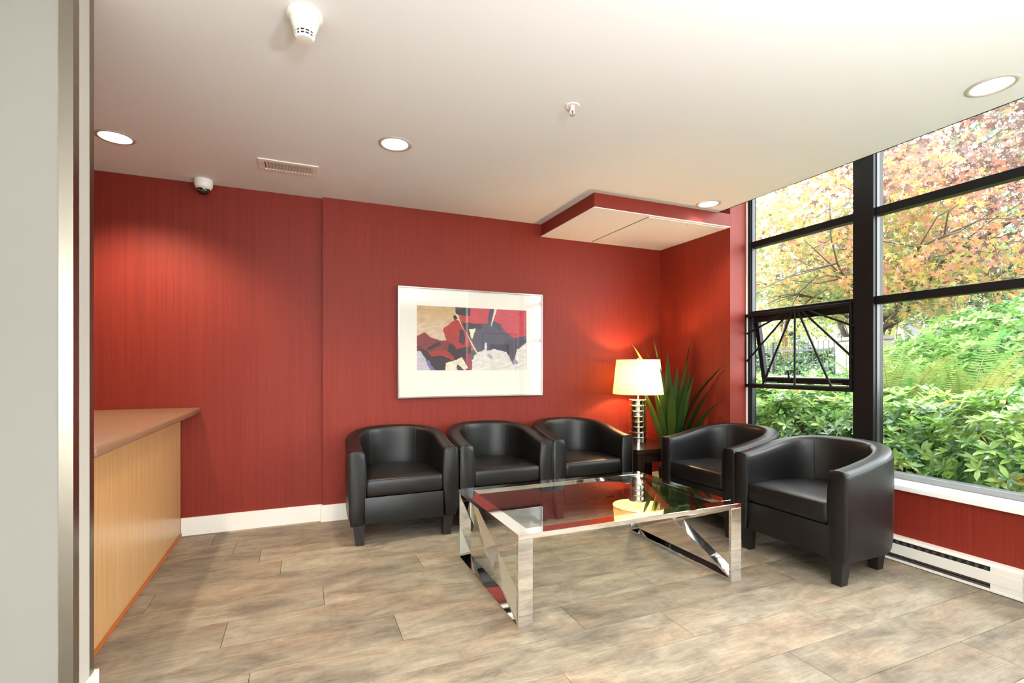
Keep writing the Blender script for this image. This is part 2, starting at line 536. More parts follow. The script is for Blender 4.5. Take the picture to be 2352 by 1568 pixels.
# ------------------------------------------------------------------ window
win = thing('window_1', 'tall black metal framed window wall looking onto the garden', 'window', (XW, 2.26, 0.478), kind='structure')
WL = win.location
def wbox(name, lo, hi, mat=M_FRAME, bev=0.003, parent=None):
    o = B(tuple(lo[i] - WL[i] for i in range(3)), tuple(hi[i] - WL[i] for i in range(3)), bev).build(name, mat, parent or win)
    return o
GX = XW + .055
wbox('jamb', (XW, 3.232, .478), (XW + .075, YP - .0005, ZROOF))
wbox('jamb', (XW, 0.002, .478), (XW + .075, 0.03, ZROOF))
wbox('jamb_bead', (XW + .012, 3.222, .52), (XW + .05, 3.234, ZROOF), M_BEAD)
for (a, b) in ((2.192, 2.332), (1.10, 1.24)):
    wbox('mullion', (XW - .012, a, .478), (XW + .10, b, ZROOF))
    for yy in (a - .006, b):
        wbox('glazing_bead', (XW + .02, yy, .52), (XW + .05, yy + .006, ZROOF), M_BEAD, 0.001)
secs = [(2.332, 3.232), (1.24, 2.192), (0.03, 1.10)]
for i, (a, b) in enumerate(secs):
    wbox('transom', (XW, a, 2.288), (XW + .07, b, 2.343))
    wbox('bottom_rail', (XW - .004, a, .478), (XW + .075, b, .515), M_ALU)
    if i == 0:
        wbox('transom', (XW, a, 1.68), (XW + .07, b, 1.725))
        wbox('transom', (XW, a, 1.045), (XW + .07, b, 1.085))
        panes = [(.515, 1.045), (1.725, 2.288), (2.343, ZROOF)]
    else:
        wbox('transom', (XW, a, 1.668), (XW + .07, b, 1.722))
        panes = [(.515, 1.668), (1.722, 2.288), (2.343, ZROOF)]
    for z0, z1 in panes:
        wbox('pane', (GX, a, z0), (GX + .006, b, z1), M_GLASS, 0)
# awning sash hinged at its top rail, swung out
sash = thing('x', '', '')
for k in ('label', 'category'):
    del sash[k]
sash.name = 'awning_sash'
sash.parent = win
sy0, sy1, sz0, sz1 = 2.345, 3.222, -0.60, 0.0
sash.location = (GX - .01 - WL[0], 0 - WL[1], 1.682 - WL[2])
sash.rotation_euler = (0, -math.radians(10.5), 0)
def sbox(name, lo, hi, mat=M_FRAME, bev=0.003):
    return B(lo, hi, bev).build(name, mat, sash)
sbox('sash_rail', (-.02, sy0, sz1 - .055), (.02, sy1, sz1))
sbox('sash_rail', (-.02, sy0, sz0), (.02, sy1, sz0 + .045))
sbox('sash_stile', (-.02, sy0, sz0 + .045), (.02, sy0 + .04, sz1 - .055))
sbox('sash_stile', (-.02, sy1 - .04, sz0 + .045), (.02, sy1, sz1 - .055))
sbox('sash_bead', (-.024, sy0 + .04, sz0 + .045), (.0, sy1 - .04, sz0 + .055), M_ALU, 0.001)
sbox('pane', (0, sy0 + .04, sz0 + .045), (.005, sy1 - .04, sz1 - .055), M_GLASS, 0)
hm = MB().tube([(-.03, 2.93, sz0 + .03), (-.045, 2.93, sz0 + .05), (-.05, 2.925, sz0 + .12)], [.008, .009, .007], 8)
hm.build('latch_handle', M_FRAME, sash, 40)
for yy in (2.50, 3.07):
    sbox('hinge_plate', (-.03, yy, sz0 + .005), (-.018, yy + .1, sz0 + .014), M_ALU, 0.001)
# security grille frame with radiating bars
def onx(u, v, X):
    d = Vector((math.sin(YAW), math.cos(YAW), 0)) + Vector((math.cos(YAW), -math.sin(YAW), 0)) * ((u - 1176) / FPX) + Vector((0, 0, (HORIZON - v) / FPX))
    return Vector((0, 0, CAM_H)) + d * (X / d.x)
gx = XW - .014
wbox('grille_frame_bar', (gx - .01, 2.335, 1.674), (gx + .014, 3.285, 1.70), M_FRAME, 0.002)
wbox('grille_frame_bar', (gx - .01, 2.335, 1.052), (gx + .014, 3.285, 1.08), M_FRAME, 0.002)
wbox('grille_frame_bar', (gx - .01, 2.335, 1.08), (gx + .014, 2.352, 1.674), M_FRAME, 0.002)
wbox('grille_frame_bar', (gx - .01, 3.262, 1.08), (gx + .014, 3.285, 1.674), M_FRAME, 0.002)
for (u0, u1, v1) in ((1806, 1716, 766), (1812, 1716, 829), (1820, 1752, 882), (1826, 1825, 886), (1833, 1909, 888), (1842, 1962, 824), (1856, 1962, 749)):
    p = onx(u0, 714, gx); q = onx(u1, v1, gx)
    p.z = 1.676
    MB().tube([p - WL, q - WL], .0085, 8).build('grille_bar', M_FRAME, win, 60)

# unseen glazed front added behind the viewer to let in more daylight
w2 = thing('added_glazing', 'added glazed front with black frames behind the viewer, letting in daylight', 'window', (0, YF, 0), kind='structure')
for x in (-3.17, -2.1, -1.0, .1, 1.29):
    B((x - .03, -.09, 0), (x + .03, -.03, 2.46)).build('mullion', M_FRAME, w2)
for x in (-2.1, -1.0, .1, 1.29):
    B((x - 1.07 if x < 1 else x - 1.16, -.085, 0), (x - .03, -.035, .08)).build('bottom_rail', M_FRAME, w2)
    B((x - 1.07 if x < 1 else x - 1.16, -.062, .08), (x - .03, -.056, 2.46)).build('pane', M_GLASS, w2)

tag(B((-3.6, -5.4, 2.56), (3.9, YF - .125, 2.72)).build('sky_block_canopy', M_WHITE), 'flat white canopy added over the unseen glazed front to block sky light', 'canopy', kind='structure')  # unseen canopy added to keep direct sky out of the room

# ------------------------------------------------------------------ baseboard heater
HX = 3.44
ht = thing('baseboard_heater', 'long white electric baseboard heater below the window sill', 'heater', (HX, 1.32, 0.0))
def hbox(name, lo, hi, mat=M_HEAT, bev=0.0015, parent=None):
    l = ht.location
    return B(tuple(lo[i] - l[i] for i in range(3)), tuple(hi[i] - l[i] for i in range(3)), bev).build(name, mat, parent or ht)
Y0, Y1 = 1.326, 3.24
hbox('back_plate', (3.492, Y0, 0.012), (3.4995, Y1, 0.150))
l = ht.location
MB().add([(3.47 - l[0], Y0 - l[1], .151), (3.4995 - l[0], Y0 - l[1], .156), (3.4995 - l[0], Y1 - l[1], .156), (3.47 - l[0], Y1 - l[1], .151),
          (3.452 - l[0], Y0 - l[1], .137), (3.452 - l[0], Y1 - l[1], .137), (3.4995 - l[0], Y0 - l[1], .150), (3.4995 - l[0], Y1 - l[1], .150), (3.455 - l[0], Y0 - l[1], .134), (3.455 - l[0], Y1 - l[1], .134)],
         [(0, 1, 2, 3), (0, 3, 5, 4), (4, 5, 9, 8), (8, 9, 7, 6)]).build('top_hood', M_HEAT, ht)
hbox('front_cover', (HX + .002, Y0, 0.048), (HX + .008, Y1, 0.112))
hbox('bottom_lip', (HX, Y0, 0.004), (HX + .022, Y1, 0.018))
hbox('junction_cover', (HX + .003, Y0, 0.110), (HX + .03, 1.46, 0.140))
hbox('junction_cover', (HX + .003, Y0, 0.016), (HX + .03, 1.46, 0.050))
hbox('element_cavity', (HX + .022, 1.45, 0.016), (3.492, Y1, 0.134), M_DARK, 0)
for k in range(44):
    yy = 1.475 + k * .04
    hbox('fin', (HX + .012, yy, 0.113), (HX + .03, yy + .016, 0.1285), M_FIN, 0)
hbox('louver', (HX + .008, 1.46, 0.022), (HX + .02, Y1, 0.030), M_FIN, 0.001)
hbox('louver', (HX + .008, 1.46, 0.037), (HX + .02, Y1, 0.0445), M_FIN, 0.001)
hbox('end_cap', (HX - .001, Y0 - .012, 0.0), (3.4995, Y0, 0.157), M_HEAT, 0.004)
hbox('end_cap', (HX - .001, Y1, 0.0), (3.4995, Y1 + .012, 0.157), M_HEAT, 0.004)

# ------------------------------------------------------------------ reception counter and worktop
cn = thing('reception_counter', 'maple veneer reception counter standing against the red wall', 'counter', (-0.82, 3.2, 0))
def cbox(name, lo, hi, mat, bev=0.0):
    l = cn.location
    return B(tuple(lo[i] - l[i] for i in range(3)), tuple(hi[i] - l[i] for i in range(3)), bev).build(name, mat, cn)
CY0 = SY1 + .016
cbox('front_panel', (-0.84, CY0, 0.0), (-0.82, YB - .0145, 0.889), M_VENEER)
cbox('body', (-1.42, CY0, 0.0), (-0.8405, YB - .0145, 0.889), M_VENEER)
cbox('kick_strip', (-0.8195, CY0, 0.0005), (-0.811, YB - .016, 0.022), M_KICK, 0.002)
wt = tag(B((-1.62, CY0, 0.8895), (-0.695, YB - .0005, 0.931), 0.012, 3).build('counter_worktop', M_TOP, None, 40),
         'speckled brown laminate worktop on the maple reception counter', 'worktop')

# ------------------------------------------------------------------ downlights
M_BULB = emit_mat('downlight_lens', (1.0, 0.93, 0.80, 1), 9.0)
M_REFL = plain('downlight_reflector', (0.92, 0.91, 0.88, 1), 0.25, 0.85)
M_RING = plain('satin_white_ring', lin(206, 200, 190), 0.35, 0.3)
dl_labels = ['round recessed downlight over the reception counter', 'round recessed downlight near the ceiling air vent',
             'large round recessed downlight at the upper right by the window', 'small recessed downlight in front of the red ceiling bulkhead',
             'added fill downlight straight above and behind the viewer', 'added fill downlight before the foreground wall end', 'added fill downlight beside the short white wall', 'added fill downlight deep behind the reception counter']
def make_downlight(i, x, y):
    d = thing('downlight', dl_labels[i], 'ceiling light', (x, y, H), group='recessed ceiling downlights')  # the last four are unseen, added as fill light
    MB().lathe([(.0775, .004), (.079, -.004), (.084, -.007), (.096, -.005), (.1005, -.0003)], (0, 0, 0), 48).build('trim_ring', M_RING, d, 50)
    MB().lathe([(.078, .0), (.074, .05), (.062, .11)], (0, 0, 0), 40).build('reflector', M_REFL, d, 60)
    MB().lathe([(.0618, .075), (.045, .068), (.02, .064), (.001, .063)], (0, 0, 0), 32).build('lens', M_BULB, d, 60)
    ld = bpy.data.lights.new('downlight_spot', 'SPOT')
    ld.energy = DOWNLIGHT_W * {0: 2.1, 1: 1.4, 2: 0.8, 3: 0.7}.get(i, 0.55)
    ld.color = (1.0, 0.84, 0.62) if i < 2 else (1.0, 0.94, 0.86)
    ld.spot_size = math.radians(128 if i == 0 else 104)
    ld.spot_blend = 0.6 if i == 0 else 0.8
    ld.shadow_soft_size = 0.05
    lo = bpy.data.objects.new('downlight_spot', ld)
    COL.objects.link(lo); lo.parent = d; lo.location = (0, 0, 0.045)
for i, (x, y) in enumerate(downlights):
    make_downlight(i, x, y)

# ------------------------------------------------------------------ unseen fill uplights added to brighten the ceiling
def add_fill_uplight(x, y, label):
    u = thing('added_fill_uplight', label, 'added fill light', (x, y, 0))
    MB().lathe([(.001, 0), (.14, 0), (.145, .012), (.03, .03)], (0, 0, 0), 32, True).build('base', M_STEEL, u, 40)
    MB().tube([(0, 0, .02), (0, 0, 1.27)], .012, 12).build('pole', M_STEEL, u, 60)
    MB().lathe([(.02, 1.26), (.07, 1.29), (.14, 1.35), (.18, 1.41), (.176, 1.41), (.13, 1.355), (.06, 1.30)], (0, 0, 0), 36).build('bowl', M_STEEL, u, 60)
    MB().lathe([(.001, 1.315), (.05, 1.32), (.05, 1.33), (.001, 1.34)], (0, 0, 0), 20).build('bulb', M_BULB, u, 60)
    l_ = bpy.data.lights.new('fill_uplight_source', 'AREA')
    l_.shape = 'DISK'; l_.size = .34
    l_.energy = FILL_UPLIGHT_W; l_.color = (0.97, 0.985, 1.0)
    q_ = bpy.data.objects.new('fill_uplight_source', l_); COL.objects.link(q_); q_.parent = u; q_.location = (0, 0, 1.412)
    q_.rotation_euler = (PI, 0, 0)
add_fill_uplight(1.25, -0.75, 'added steel fill uplight behind the viewer, the nearer of two')
add_fill_uplight(0.5, -1.5, 'added steel fill uplight behind the viewer, before the added glazed front')

# ------------------------------------------------------------------ ceiling fittings
v = thing('air_vent', 'white ceiling air vent grille with short vertical blades', 'vent', (-0.09, 3.67, H))
for lo, hi in (((-.185, -.10, -.008), (.185, -.062, -.0003)), ((-.185, .062, -.008), (.185, .10, -.0003)),
               ((-.185, -.062, -.008), (-.148, .062, -.0003)), ((.148, -.062, -.008), (.185, .062, -.0003))):
    B(lo, hi, 0.002).build('frame', M_PLASTIC, v)
B((-.148, -.062, -.0012), (.148, .062, -.0004)).build('backing', plain('vent_backing', lin(96, 94, 92), .7), v)
for k in range(15):
    x = -.137 + k * .0196
    b_ = MB().add([(x - .004, -.06, -.0012), (x + .0125, -.06, -.010), (x + .0125, .06, -.010), (x - .004, .06, -.0012),
                   (x - .0025, -.06, -.0012), (x + .014, -.06, -.010), (x + .014, .06, -.010), (x - .0025, .06, -.0012)],
                  [(0, 1, 2, 3), (7, 6, 5, 4), (0, 4, 5, 1), (2, 6, 7, 3), (1, 5, 6, 2)])
    b_.build('blade', M_PLASTIC, v)

s = thing('smoke_detector', 'white dome smoke detector with dark slots on the ceiling', 'smoke detector', (0.005, 2.06, H))
MB().lathe([(.064, -.0003), (.065, -.012), (.060, -.02), (.052, -.024)], (0, 0, 0), 40).build('base_plate', M_PLASTIC, s, 40)
MB().lathe([(.053, -.022), (.050, -.038), (.044, -.055), (.0395, -.068), (.0375, -.0705)], (0, 0, 0), 40).build('body', M_PLASTIC, s, 40)
MB().lathe([(.0340, -.069), (.0315, -.092)], (0, 0, 0), 32).build('sensor_chamber', M_DARK, s, 40)
for z0, z1, r0 in ((-.070, -.0735, .0375), (-.080, -.0835, .0355), (-.090, -.094, .0335)):
    MB().lathe([(r0, z0), (r0 - .001, z1), (r0 - .006, z1), (r0 - .006, z0), (r0, z0)], (0, 0, 0), 32).build('slot_ring', M_PLASTIC, s, 40)
for k in range(12):
    a = 2 * PI * k / 12
    MB().bar((.0365 * math.cos(a), .0365 * math.sin(a), -.07), (.0330 * math.cos(a), .0330 * math.sin(a), -.092), .005, .003, (-math.sin(a), math.cos(a), 0)).build('slot_rib', M_PLASTIC, s)
MB().lathe([(.033, -.0935), (.030, -.098), (.001, -.1)], (0, 0, 0), 32).build('cap', M_PLASTIC, s, 40)

c = thing('security_camera', 'small white dome security camera at the top of the red wall', 'camera', (-0.665, 4.155, H))
MB().lathe([(.058, -.0003), (.060, -.02), (.058, -.045), (.050, -.062), (.040, -.068)], (0, 0, 0), 36, True).build('housing', M_PLASTIC, c, 40)
MB().lathe([(.0405, -.066), (.038, -.082), (.028, -.097), (.012, -.106), (.001, -.107)], (0, 0, 0), 32).build('dome', M_DOME, c, 60)
for a in (-.9, -.2, .5):
    MB().lathe([(.001, -.004), (.006, -.003), (.007, 0)], (0.03 * math.sin(a), -.035, -.085), 10).build('lens', M_CHROME, c, 40)

p_ = thing('fire_sprinkler', 'small white pendent fire sprinkler head on the ceiling', 'sprinkler', (1.285, 2.235, H))
MB().lathe([(.012, -.004), (.022, -.003), (.034, -.005), (.038, -.0003)], (0, 0, 0), 32).build('escutcheon', M_PLASTIC, p_, 40)
MB().lathe([(.011, -.002), (.011, -.022), (.008, -.026)], (0, 0, 0), 20, False, True).build('body', M_PLASTIC, p_, 40)
for sx in (-1, 1):
    MB().tube([(sx * .009, 0, -.022), (sx * .012, 0, -.034), (sx * .004, 0, -.047)], .0022, 6).build('yoke_arm', M_PLASTIC, p_, 40)
MB().tube([(0, 0, -.024), (0, 0, -.046)], .0022, 6).build('glass_bulb', plain('red_bulb', lin(150, 30, 30), 0.2), p_, 40)
MB().lathe([(.001, -.047), (.014, -.048), (.0145, -.050), (.001, -.051)], (0, 0, 0), 20).build('deflector', M_RING, p_, 30)

# ------------------------------------------------------------------ tub armchairs
CW, CD, CT = 0.765, 0.67, 0.105
def shell_stations():
    a = CW / 2 - CT / 2
    y0 = -0.05
    b = CD / 2 - CT / 2 - y0
    pts = []
    ns = 8
    for i in range(ns):
        pts.append((-a, -CD / 2 + (y0 + CD / 2) * i / ns))
    nb = 40
    for i in range(nb + 1):
        th = PI - PI * i / nb
        e = 2 / 2.25
        cx, sy = math.cos(th), math.sin(th)
        pts.append((a * math.copysign(abs(cx) ** e, cx), y0 + b * abs(sy) ** e))
    for i in range(ns - 1, -1, -1):
        pts.append((a, -CD / 2 + (y0 + CD / 2) * i / ns))
    return pts
def top_z(y):
    k = min(1, max(0, (y + CD / 2) / (CD - CT / 2)))
    return 0.648 + 0.108 * (0.45 * k + 0.55 * (k * k * (3 - 2 * k)))
def section(zt, t):
    """cross-section of the padded shell: (offset outwards, z)"""
    h = t / 2
    out = [(h - .012, 0.142), (h - .004, 0.20), (h, 0.34), (h + .001, 0.50), (h, zt - .045)]
    for k in range(1, 12):
        th = PI * k / 12
        c_, s_ = math.cos(th), math.sin(th)
        out.append((h * math.copysign(abs(c_) ** 0.62, c_), zt - .045 + .045 * abs(s_) ** 0.72))
    out += [(-h, zt - .06), (-h - .006, 0.52), (-h - .008, 0.42), (-h, 0.33), (-h + .01, 0.142)]
    return out
def make_chair(label):
    root = thing('tub_armchair', label, 'armchair', group='black leather tub armchairs')
    P = shell_stations()
    m = len(P)
    mb = MB()
    rings = []
    for i, (x, y) in enumerate(P):
        xa, ya = P[max(0, i - 1)]; xb, yb = P[min(m - 1, i + 1)]
        tx, ty = xb - xa, yb - ya
        ln = math.hypot(tx, ty)
        nx, ny = -ty / ln, tx / ln       # outwards for a path running left arm -> back -> right arm
        zt = top_z(y)
        rings.append([Vector((x + nx * o, y + ny * o, z)) for o, z in section(zt, CT)])
    k = len(rings[0])
    # softly rounded arm fronts: a pulled-in first ring
    def shrink(r, dy, s_):
        cx = sum((q.x for q in r)) / k; cz = sum((q.z for q in r)) / k
        return [Vector((cx + (q.x - cx) * s_, q.y + dy, cz + (q.z - cz) * (1 - (1 - s_) * .25))) for q in r]
    rings = [shrink(rings[0], -.006, .90)] + rings + [shrink(rings[-1], -.006, .90)]
    for r in rings:
        mb.v += [tuple(q) for q in r]
    R_ = len(rings)
    for i in range(R_ - 1):
        for j in range(k):
            j2 = (j + 1) % k
            mb.f.append((i * k + j, i * k + j2, (i + 1) * k + j2, (i + 1) * k + j))
    mb.f.append(tuple(range(k))); mb.f.append(tuple(range((R_ - 1) * k, R_ * k))[::-1])
    shell = mb.build('shell', M_LEATHER, root, 50)
    # piping along the arm fronts and the outer top edge
    for ring in (rings[1], rings[-2]):
        MB().tube([q + Vector((0, -.001, 0)) for q in ring[1:-1]], .0032, 6).build('piping', M_LEATHER2, shell, 60)
    MB().tube([r[5] + (r[5] - r[10]).normalized() * .0005 for r in rings[1:-1]], .0026, 6).build('piping', M_LEATHER2, shell, 60)
    # seams down the inside of the back and on the outer flanks
    n1 = len(P)
    for idx in (int(n1 * .36), int(n1 * .64)):
        r = rings[idx + 1]
        MB().tube([q + (q - r[2]).normalized() * 0.0 for q in r[12:-2]], .0024, 6).build('seam', M_LEATHER2, shell, 60)
    for idx in (int(n1 * .27), int(n1 * .73)):
        r = rings[idx + 1]
        MB().tube([q for q in r[0:6]], .0022, 6).build('seam', M_LEATHER2, shell, 60)
    # seat cushion
    hw = CW / 2 - CT - .002
    yf = -CD / 2 - .004
    y0 = -0.05
    bb = CD / 2 - CT - y0 - .005
    ol = []
    rc = .03
    for q in range(5):
        th = PI + PI / 2 * q / 4
        ol.append((-hw + rc + rc * math.cos(th), yf + rc + rc * math.sin(th)))
    for q in range(5):
        th = 1.5 * PI + PI / 2 * q / 4
        ol.append((hw - rc + rc * math.cos(th), yf + rc + rc * math.sin(th)))
    for q in range(25):
        th = PI * q / 24
        c_, s_ = math.cos(th), math.sin(th)
        ol.append((hw * math.copysign(abs(c_) ** .87, c_), y0 + bb * abs(s_) ** .87))
    def inset(d):
        cx, cy_ = 0, -.02
        r = []
        for (x, y) in ol:
            L_ = math.hypot(x - cx, y - cy_)
            r.append((cx + (x - cx) * (1 - d / L_), cy_ + (y - cy_) * (1 - d / L_)))
        return r
    cz0, cz1 = 0.330, 0.452
    lev = [(cz0 + .002, .02), (cz0 + .008, .005), (cz0 + .03, -.002), (cz1 - .035, -.003), (cz1 - .012, 0.0), (cz1 - .003, .006), (cz1 + .004, .025), (cz1 + .010, .08), (cz1 + .013, .17)]
    cb = MB()
    nn = len(ol)
    for z, d in lev:
        cb.v += [(x, y, z) for x, y in inset(d)]
    for i in range(len(lev) - 1):
        for j in range(nn):
            j2 = (j + 1) % nn
            cb.f.append((i * nn + j, i * nn + j2, (i + 1) * nn + j2, (i + 1) * nn + j))
    cb.f.append(tuple(range(nn))[::-1]); cb.f.append(tuple(range((len(lev) - 1) * nn, len(lev) * nn)))
    cu = cb.build('seat_cushion', M_LEATHER, root, 55)
    MB().tube([(x, y, cz1 - .006) for x, y in inset(.003)], .003, 6, True).build('piping', M_LEATHER2, cu, 60)
    # base apron between the arms, bottom board and legs
    B((-hw - .004, -CD / 2 + .008, 0.142), (hw + .004, -CD / 2 + .05, 0.328), 0.006).build('front_apron', M_LEATHER, root, 40)
    B((-hw - .01, -CD / 2 + .03, 0.15), (hw + .01, CD / 2 - .14, 0.165)).build('bottom_board', M_LEG, root)
    for (lx, ly) in ((-.315, -CD / 2 + .048), (.315, -CD / 2 + .048), (-.245, .15), (.245, .15)):
        s0, s1 = .027, .037
        mb2 = MB()
        ox, oy = (-.008 if lx > 0 else .008), 0.0
        vv = [(lx + ox + dx * s0, ly + oy + dy * s0, 0) for dx, dy in ((-1, -1), (1, -1), (1, 1), (-1, 1))] + [(lx + dx * s1, ly + dy * s1, .15) for dx, dy in ((-1, -1), (1, -1), (1, 1), (-1, 1))]
        mb2.add(vv, [(0, 3, 2, 1), (4, 5, 6, 7), (0, 1, 5, 4), (1, 2, 6, 5), (2, 3, 7, 6), (3, 0, 4, 7)])
        mb2.build('leg', M_LEG, root)
    return root
chair = make_chair('x')
chair_spots = [
    ((0.665, 3.5 + CD / 2), 0.0, 'black leather tub armchair nearest the white baseboard, leftmost of five'),
    ((1.448, 3.5 + CD / 2), 0.0, 'middle black leather tub armchair of the three below the framed picture'),
    ((2.222, 3.5 + CD / 2), 0.0, 'black leather tub armchair beside the lamp table, against the back wall'),
    ((2.79 + CD / 2, 2.965), -PI / 2, 'black leather tub armchair backed to the window, closer to the plant'),
    ((2.735 + CD / 2, 2.150), -PI / 2, 'black leather tub armchair by the heater, nearest and largest of five'),
]
for i, ((x, y), rz, lab) in enumerate(chair_spots):
    o = chair if i == 0 else copy_tree(chair)
    o.location = (x, y, 0); o.rotation_euler = (0, 0, rz)
    o['label'] = lab

# ------------------------------------------------------------------ coffee table
TX0, TX1, TY0, TY1, TZ = 0.918, 2.318, 2.098, 3.05, 0.444
tb = thing('coffee_table', 'chrome coffee table with glass top and crossed strip ends', 'coffee table', ((TX0 + TX1) / 2, (TY0 + TY1) / 2, 0))
TL = tb.location
def tbox(name, lo, hi, bev=0.0012, mat=M_CHROME):
    return B(tuple(lo[i] - TL[i] for i in range(3)), tuple(hi[i] - TL[i] for i in range(3)), bev, 1).build(name, mat, tb)
SWX, STH = 0.076, 0.020
tbox('top_rail', (TX0, TY0, TZ - .026), (TX1, TY0 + SWX, TZ))
tbox('top_rail', (TX0, TY1 - SWX, TZ - .026), (TX1, TY1, TZ))
tbox('top_rail', (TX0, TY0 + SWX, TZ - .026), (TX0 + SWX, TY1 - SWX, TZ))
tbox('top_rail', (TX1 - SWX, TY0 + SWX, TZ - .026), (TX1, TY1 - SWX, TZ))
tbox('glass_top', (TX0 + SWX, TY0 + SWX, TZ - .010), (TX1 - SWX, TY1 - SWX, TZ - .001), 0, M_TABLEGLASS)
for xa in (TX0, TX1 - SWX):
    tbox('leg', (xa, TY0, 0), (xa + SWX, TY0 + STH, TZ - .0265))
    tbox('leg', (xa, TY1 - STH, 0), (xa + SWX, TY1, TZ - .0265))
    tbox('foot_rail', (xa, TY0 + STH, 0), (xa + SWX, TY1 - STH, STH))
    xm = xa + SWX / 2 - TL[0]
    ya, yb = TY0 + STH - TL[1], TY1 - STH - TL[1]
    za, zb = STH + .006, TZ - .032
    for (p, q, w) in (((xm, ya, zb), (xm, yb, za), SWX - .004), ((xm, ya, za), (xm, yb, zb), SWX - .006)):
        MB().bar(p, q, w, .012, (1, 0, 0)).build('cross_brace', M_CHROME, tb)

# ------------------------------------------------------------------ side table
ST0, ST1 = (2.622, 3.45), (3.16, 4.0)
st = thing('side_table', 'dark espresso wood side table under the lamp', 'side table', ((ST0[0] + ST1[0]) / 2, (ST0[1] + ST1[1]) / 2, 0))
SL = st.location
def stb(name, lo, hi, bev=.002):
    return B(tuple(lo[i] - SL[i] for i in range(3)), tuple(hi[i] - SL[i] for i in range(3)), bev).build(name, M_DARKWOOD, st)
stb('table_top', (ST0[0], ST0[1], .48), (ST1[0], ST1[1], .52), .003)
for x in (ST0[0] + .012, ST1[0] - .082):
    for y in (ST0[1] + .012, ST1[1] - .082):
        stb('leg', (x, y, 0), (x + .07, y + .07, .4798))
stb('apron', (ST0[0] + .083, ST0[1] + .03, .40), (ST1[0] - .083, ST0[1] + .05, .4798))
stb('apron', (ST0[0] + .083, ST1[1] - .05, .40), (ST1[0] - .083, ST1[1] - .03, .4798))
stb('apron', (ST0[0] + .03, ST0[1] + .083, .40), (ST0[0] + .05, ST1[1] - .083, .4798))
stb('apron', (ST1[0] - .05, ST0[1] + .083, .40), (ST1[0] - .03, ST1[1] - .083, .4798))

# ------------------------------------------------------------------ table lamp
LX, LY = 2.935, 3.86
lm = thing('table_lamp', 'lit table lamp with cream drum shade and ribbed chrome base', 'lamp', (LX, LY, .5203))
M_LAMPMETAL = plain('lamp_chrome', (0.82, 0.78, 0.68, 1), 0.12, 1.0)
zz = 0.0
nring = 8
hr = 0.0505
for k in range(nring):
    z0 = k * hr
    MB().lathe([(.070, z0), (.074, z0 + .002), (.0755, z0 + .028), (.078, z0 + .040), (.085, z0 + .0455), (.0855, z0 + .048), (.081, z0 + .0502), (.066, z0 + .0503)], (0, 0, 0), 40, True, True).build('base_ring', M_LAMPMETAL, lm, 35)
zt = nring * hr
MB().lathe([(.012, zt), (.012, zt + .05), (.016, zt + .052), (.016, zt + .09)], (0, 0, 0), 16, False, True).build('neck', M_LAMPMETAL, lm, 40)
m, nt, out = new_mat('lampshade_fabric')
dn = nt.nodes.new('ShaderNodeBsdfDiffuse'); dn.inputs[0].default_value = lin(246, 234, 200)
tn = nt.nodes.new('ShaderNodeBsdfTranslucent'); tn.inputs[0].default_value = lin(236, 208, 140)
mx = nt.nodes.new('ShaderNodeMixShader'); mx.inputs[0].default_value = 0.25
nt.links.new(dn.outputs[0], mx.inputs[1]); nt.links.new(tn.outputs[0], mx.inputs[2]); nt.links.new(mx.outputs[0], out.inputs[0])
ZS0, ZS1 = .975 - .5203, 1.298 - .5203
MB().lathe([(.236, ZS0), (.202, ZS1)], (0, 0, 0), 64).build('shade', m, lm, 60)
for r_, z_ in ((.236, ZS0), (.202, ZS1)):
    MB().tube([(r_ * math.cos(2 * PI * i / 64), r_ * math.sin(2 * PI * i / 64), z_) for i in range(64)], .003, 6, True).build('shade_rim', m, lm, 60)
for k in range(3):
    a = 2 * PI * k / 3 + .3
    MB().tube([(0, 0, ZS1 - .012), (.2 * math.cos(a), .2 * math.sin(a), ZS1 - .004)], .002, 6).build('spider_arm', M_LAMPMETAL, lm, 60)
MB().tube([(0, 0, zt + .09), (.035, 0, zt + .13), (.04, 0, zt + .22), (0, 0, ZS1 - .012)], .002, 6).build('harp', M_LAMPMETAL, lm, 60)
MB().tube([(0, 0, zt + .09), (-.035, 0, zt + .13), (-.04, 0, zt + .22), (0, 0, ZS1 - .012)], .002, 6).build('harp', M_LAMPMETAL, lm, 60)
MB().lathe([(.004, ZS1 - .014), (.006, ZS1), (.012, ZS1 + .006), (.012, ZS1 + .014), (.004, ZS1 + .02)], (0, 0, 0), 16, False, True).build('finial', M_LAMPMETAL, lm, 40)
MB().lathe([(.014, zt + .09), (.02, zt + .11), (.03, zt + .135), (.028, zt + .155), (.014, zt + .17), (.001, zt + .173)], (0, 0, 0), 20).build('bulb', emit_mat('lamp_bulb', (1, .72, .40, 1), 12.0), lm, 60)
ld = bpy.data.lights.new('lamp_light', 'POINT')
ld.energy = LAMP_W; ld.color = (1.0, 0.66, 0.34); ld.shadow_soft_size = 0.035
lo = bpy.data.objects.new('lamp_light', ld); COL.objects.link(lo); lo.parent = lm; lo.location = (0, 0, zt + .21)

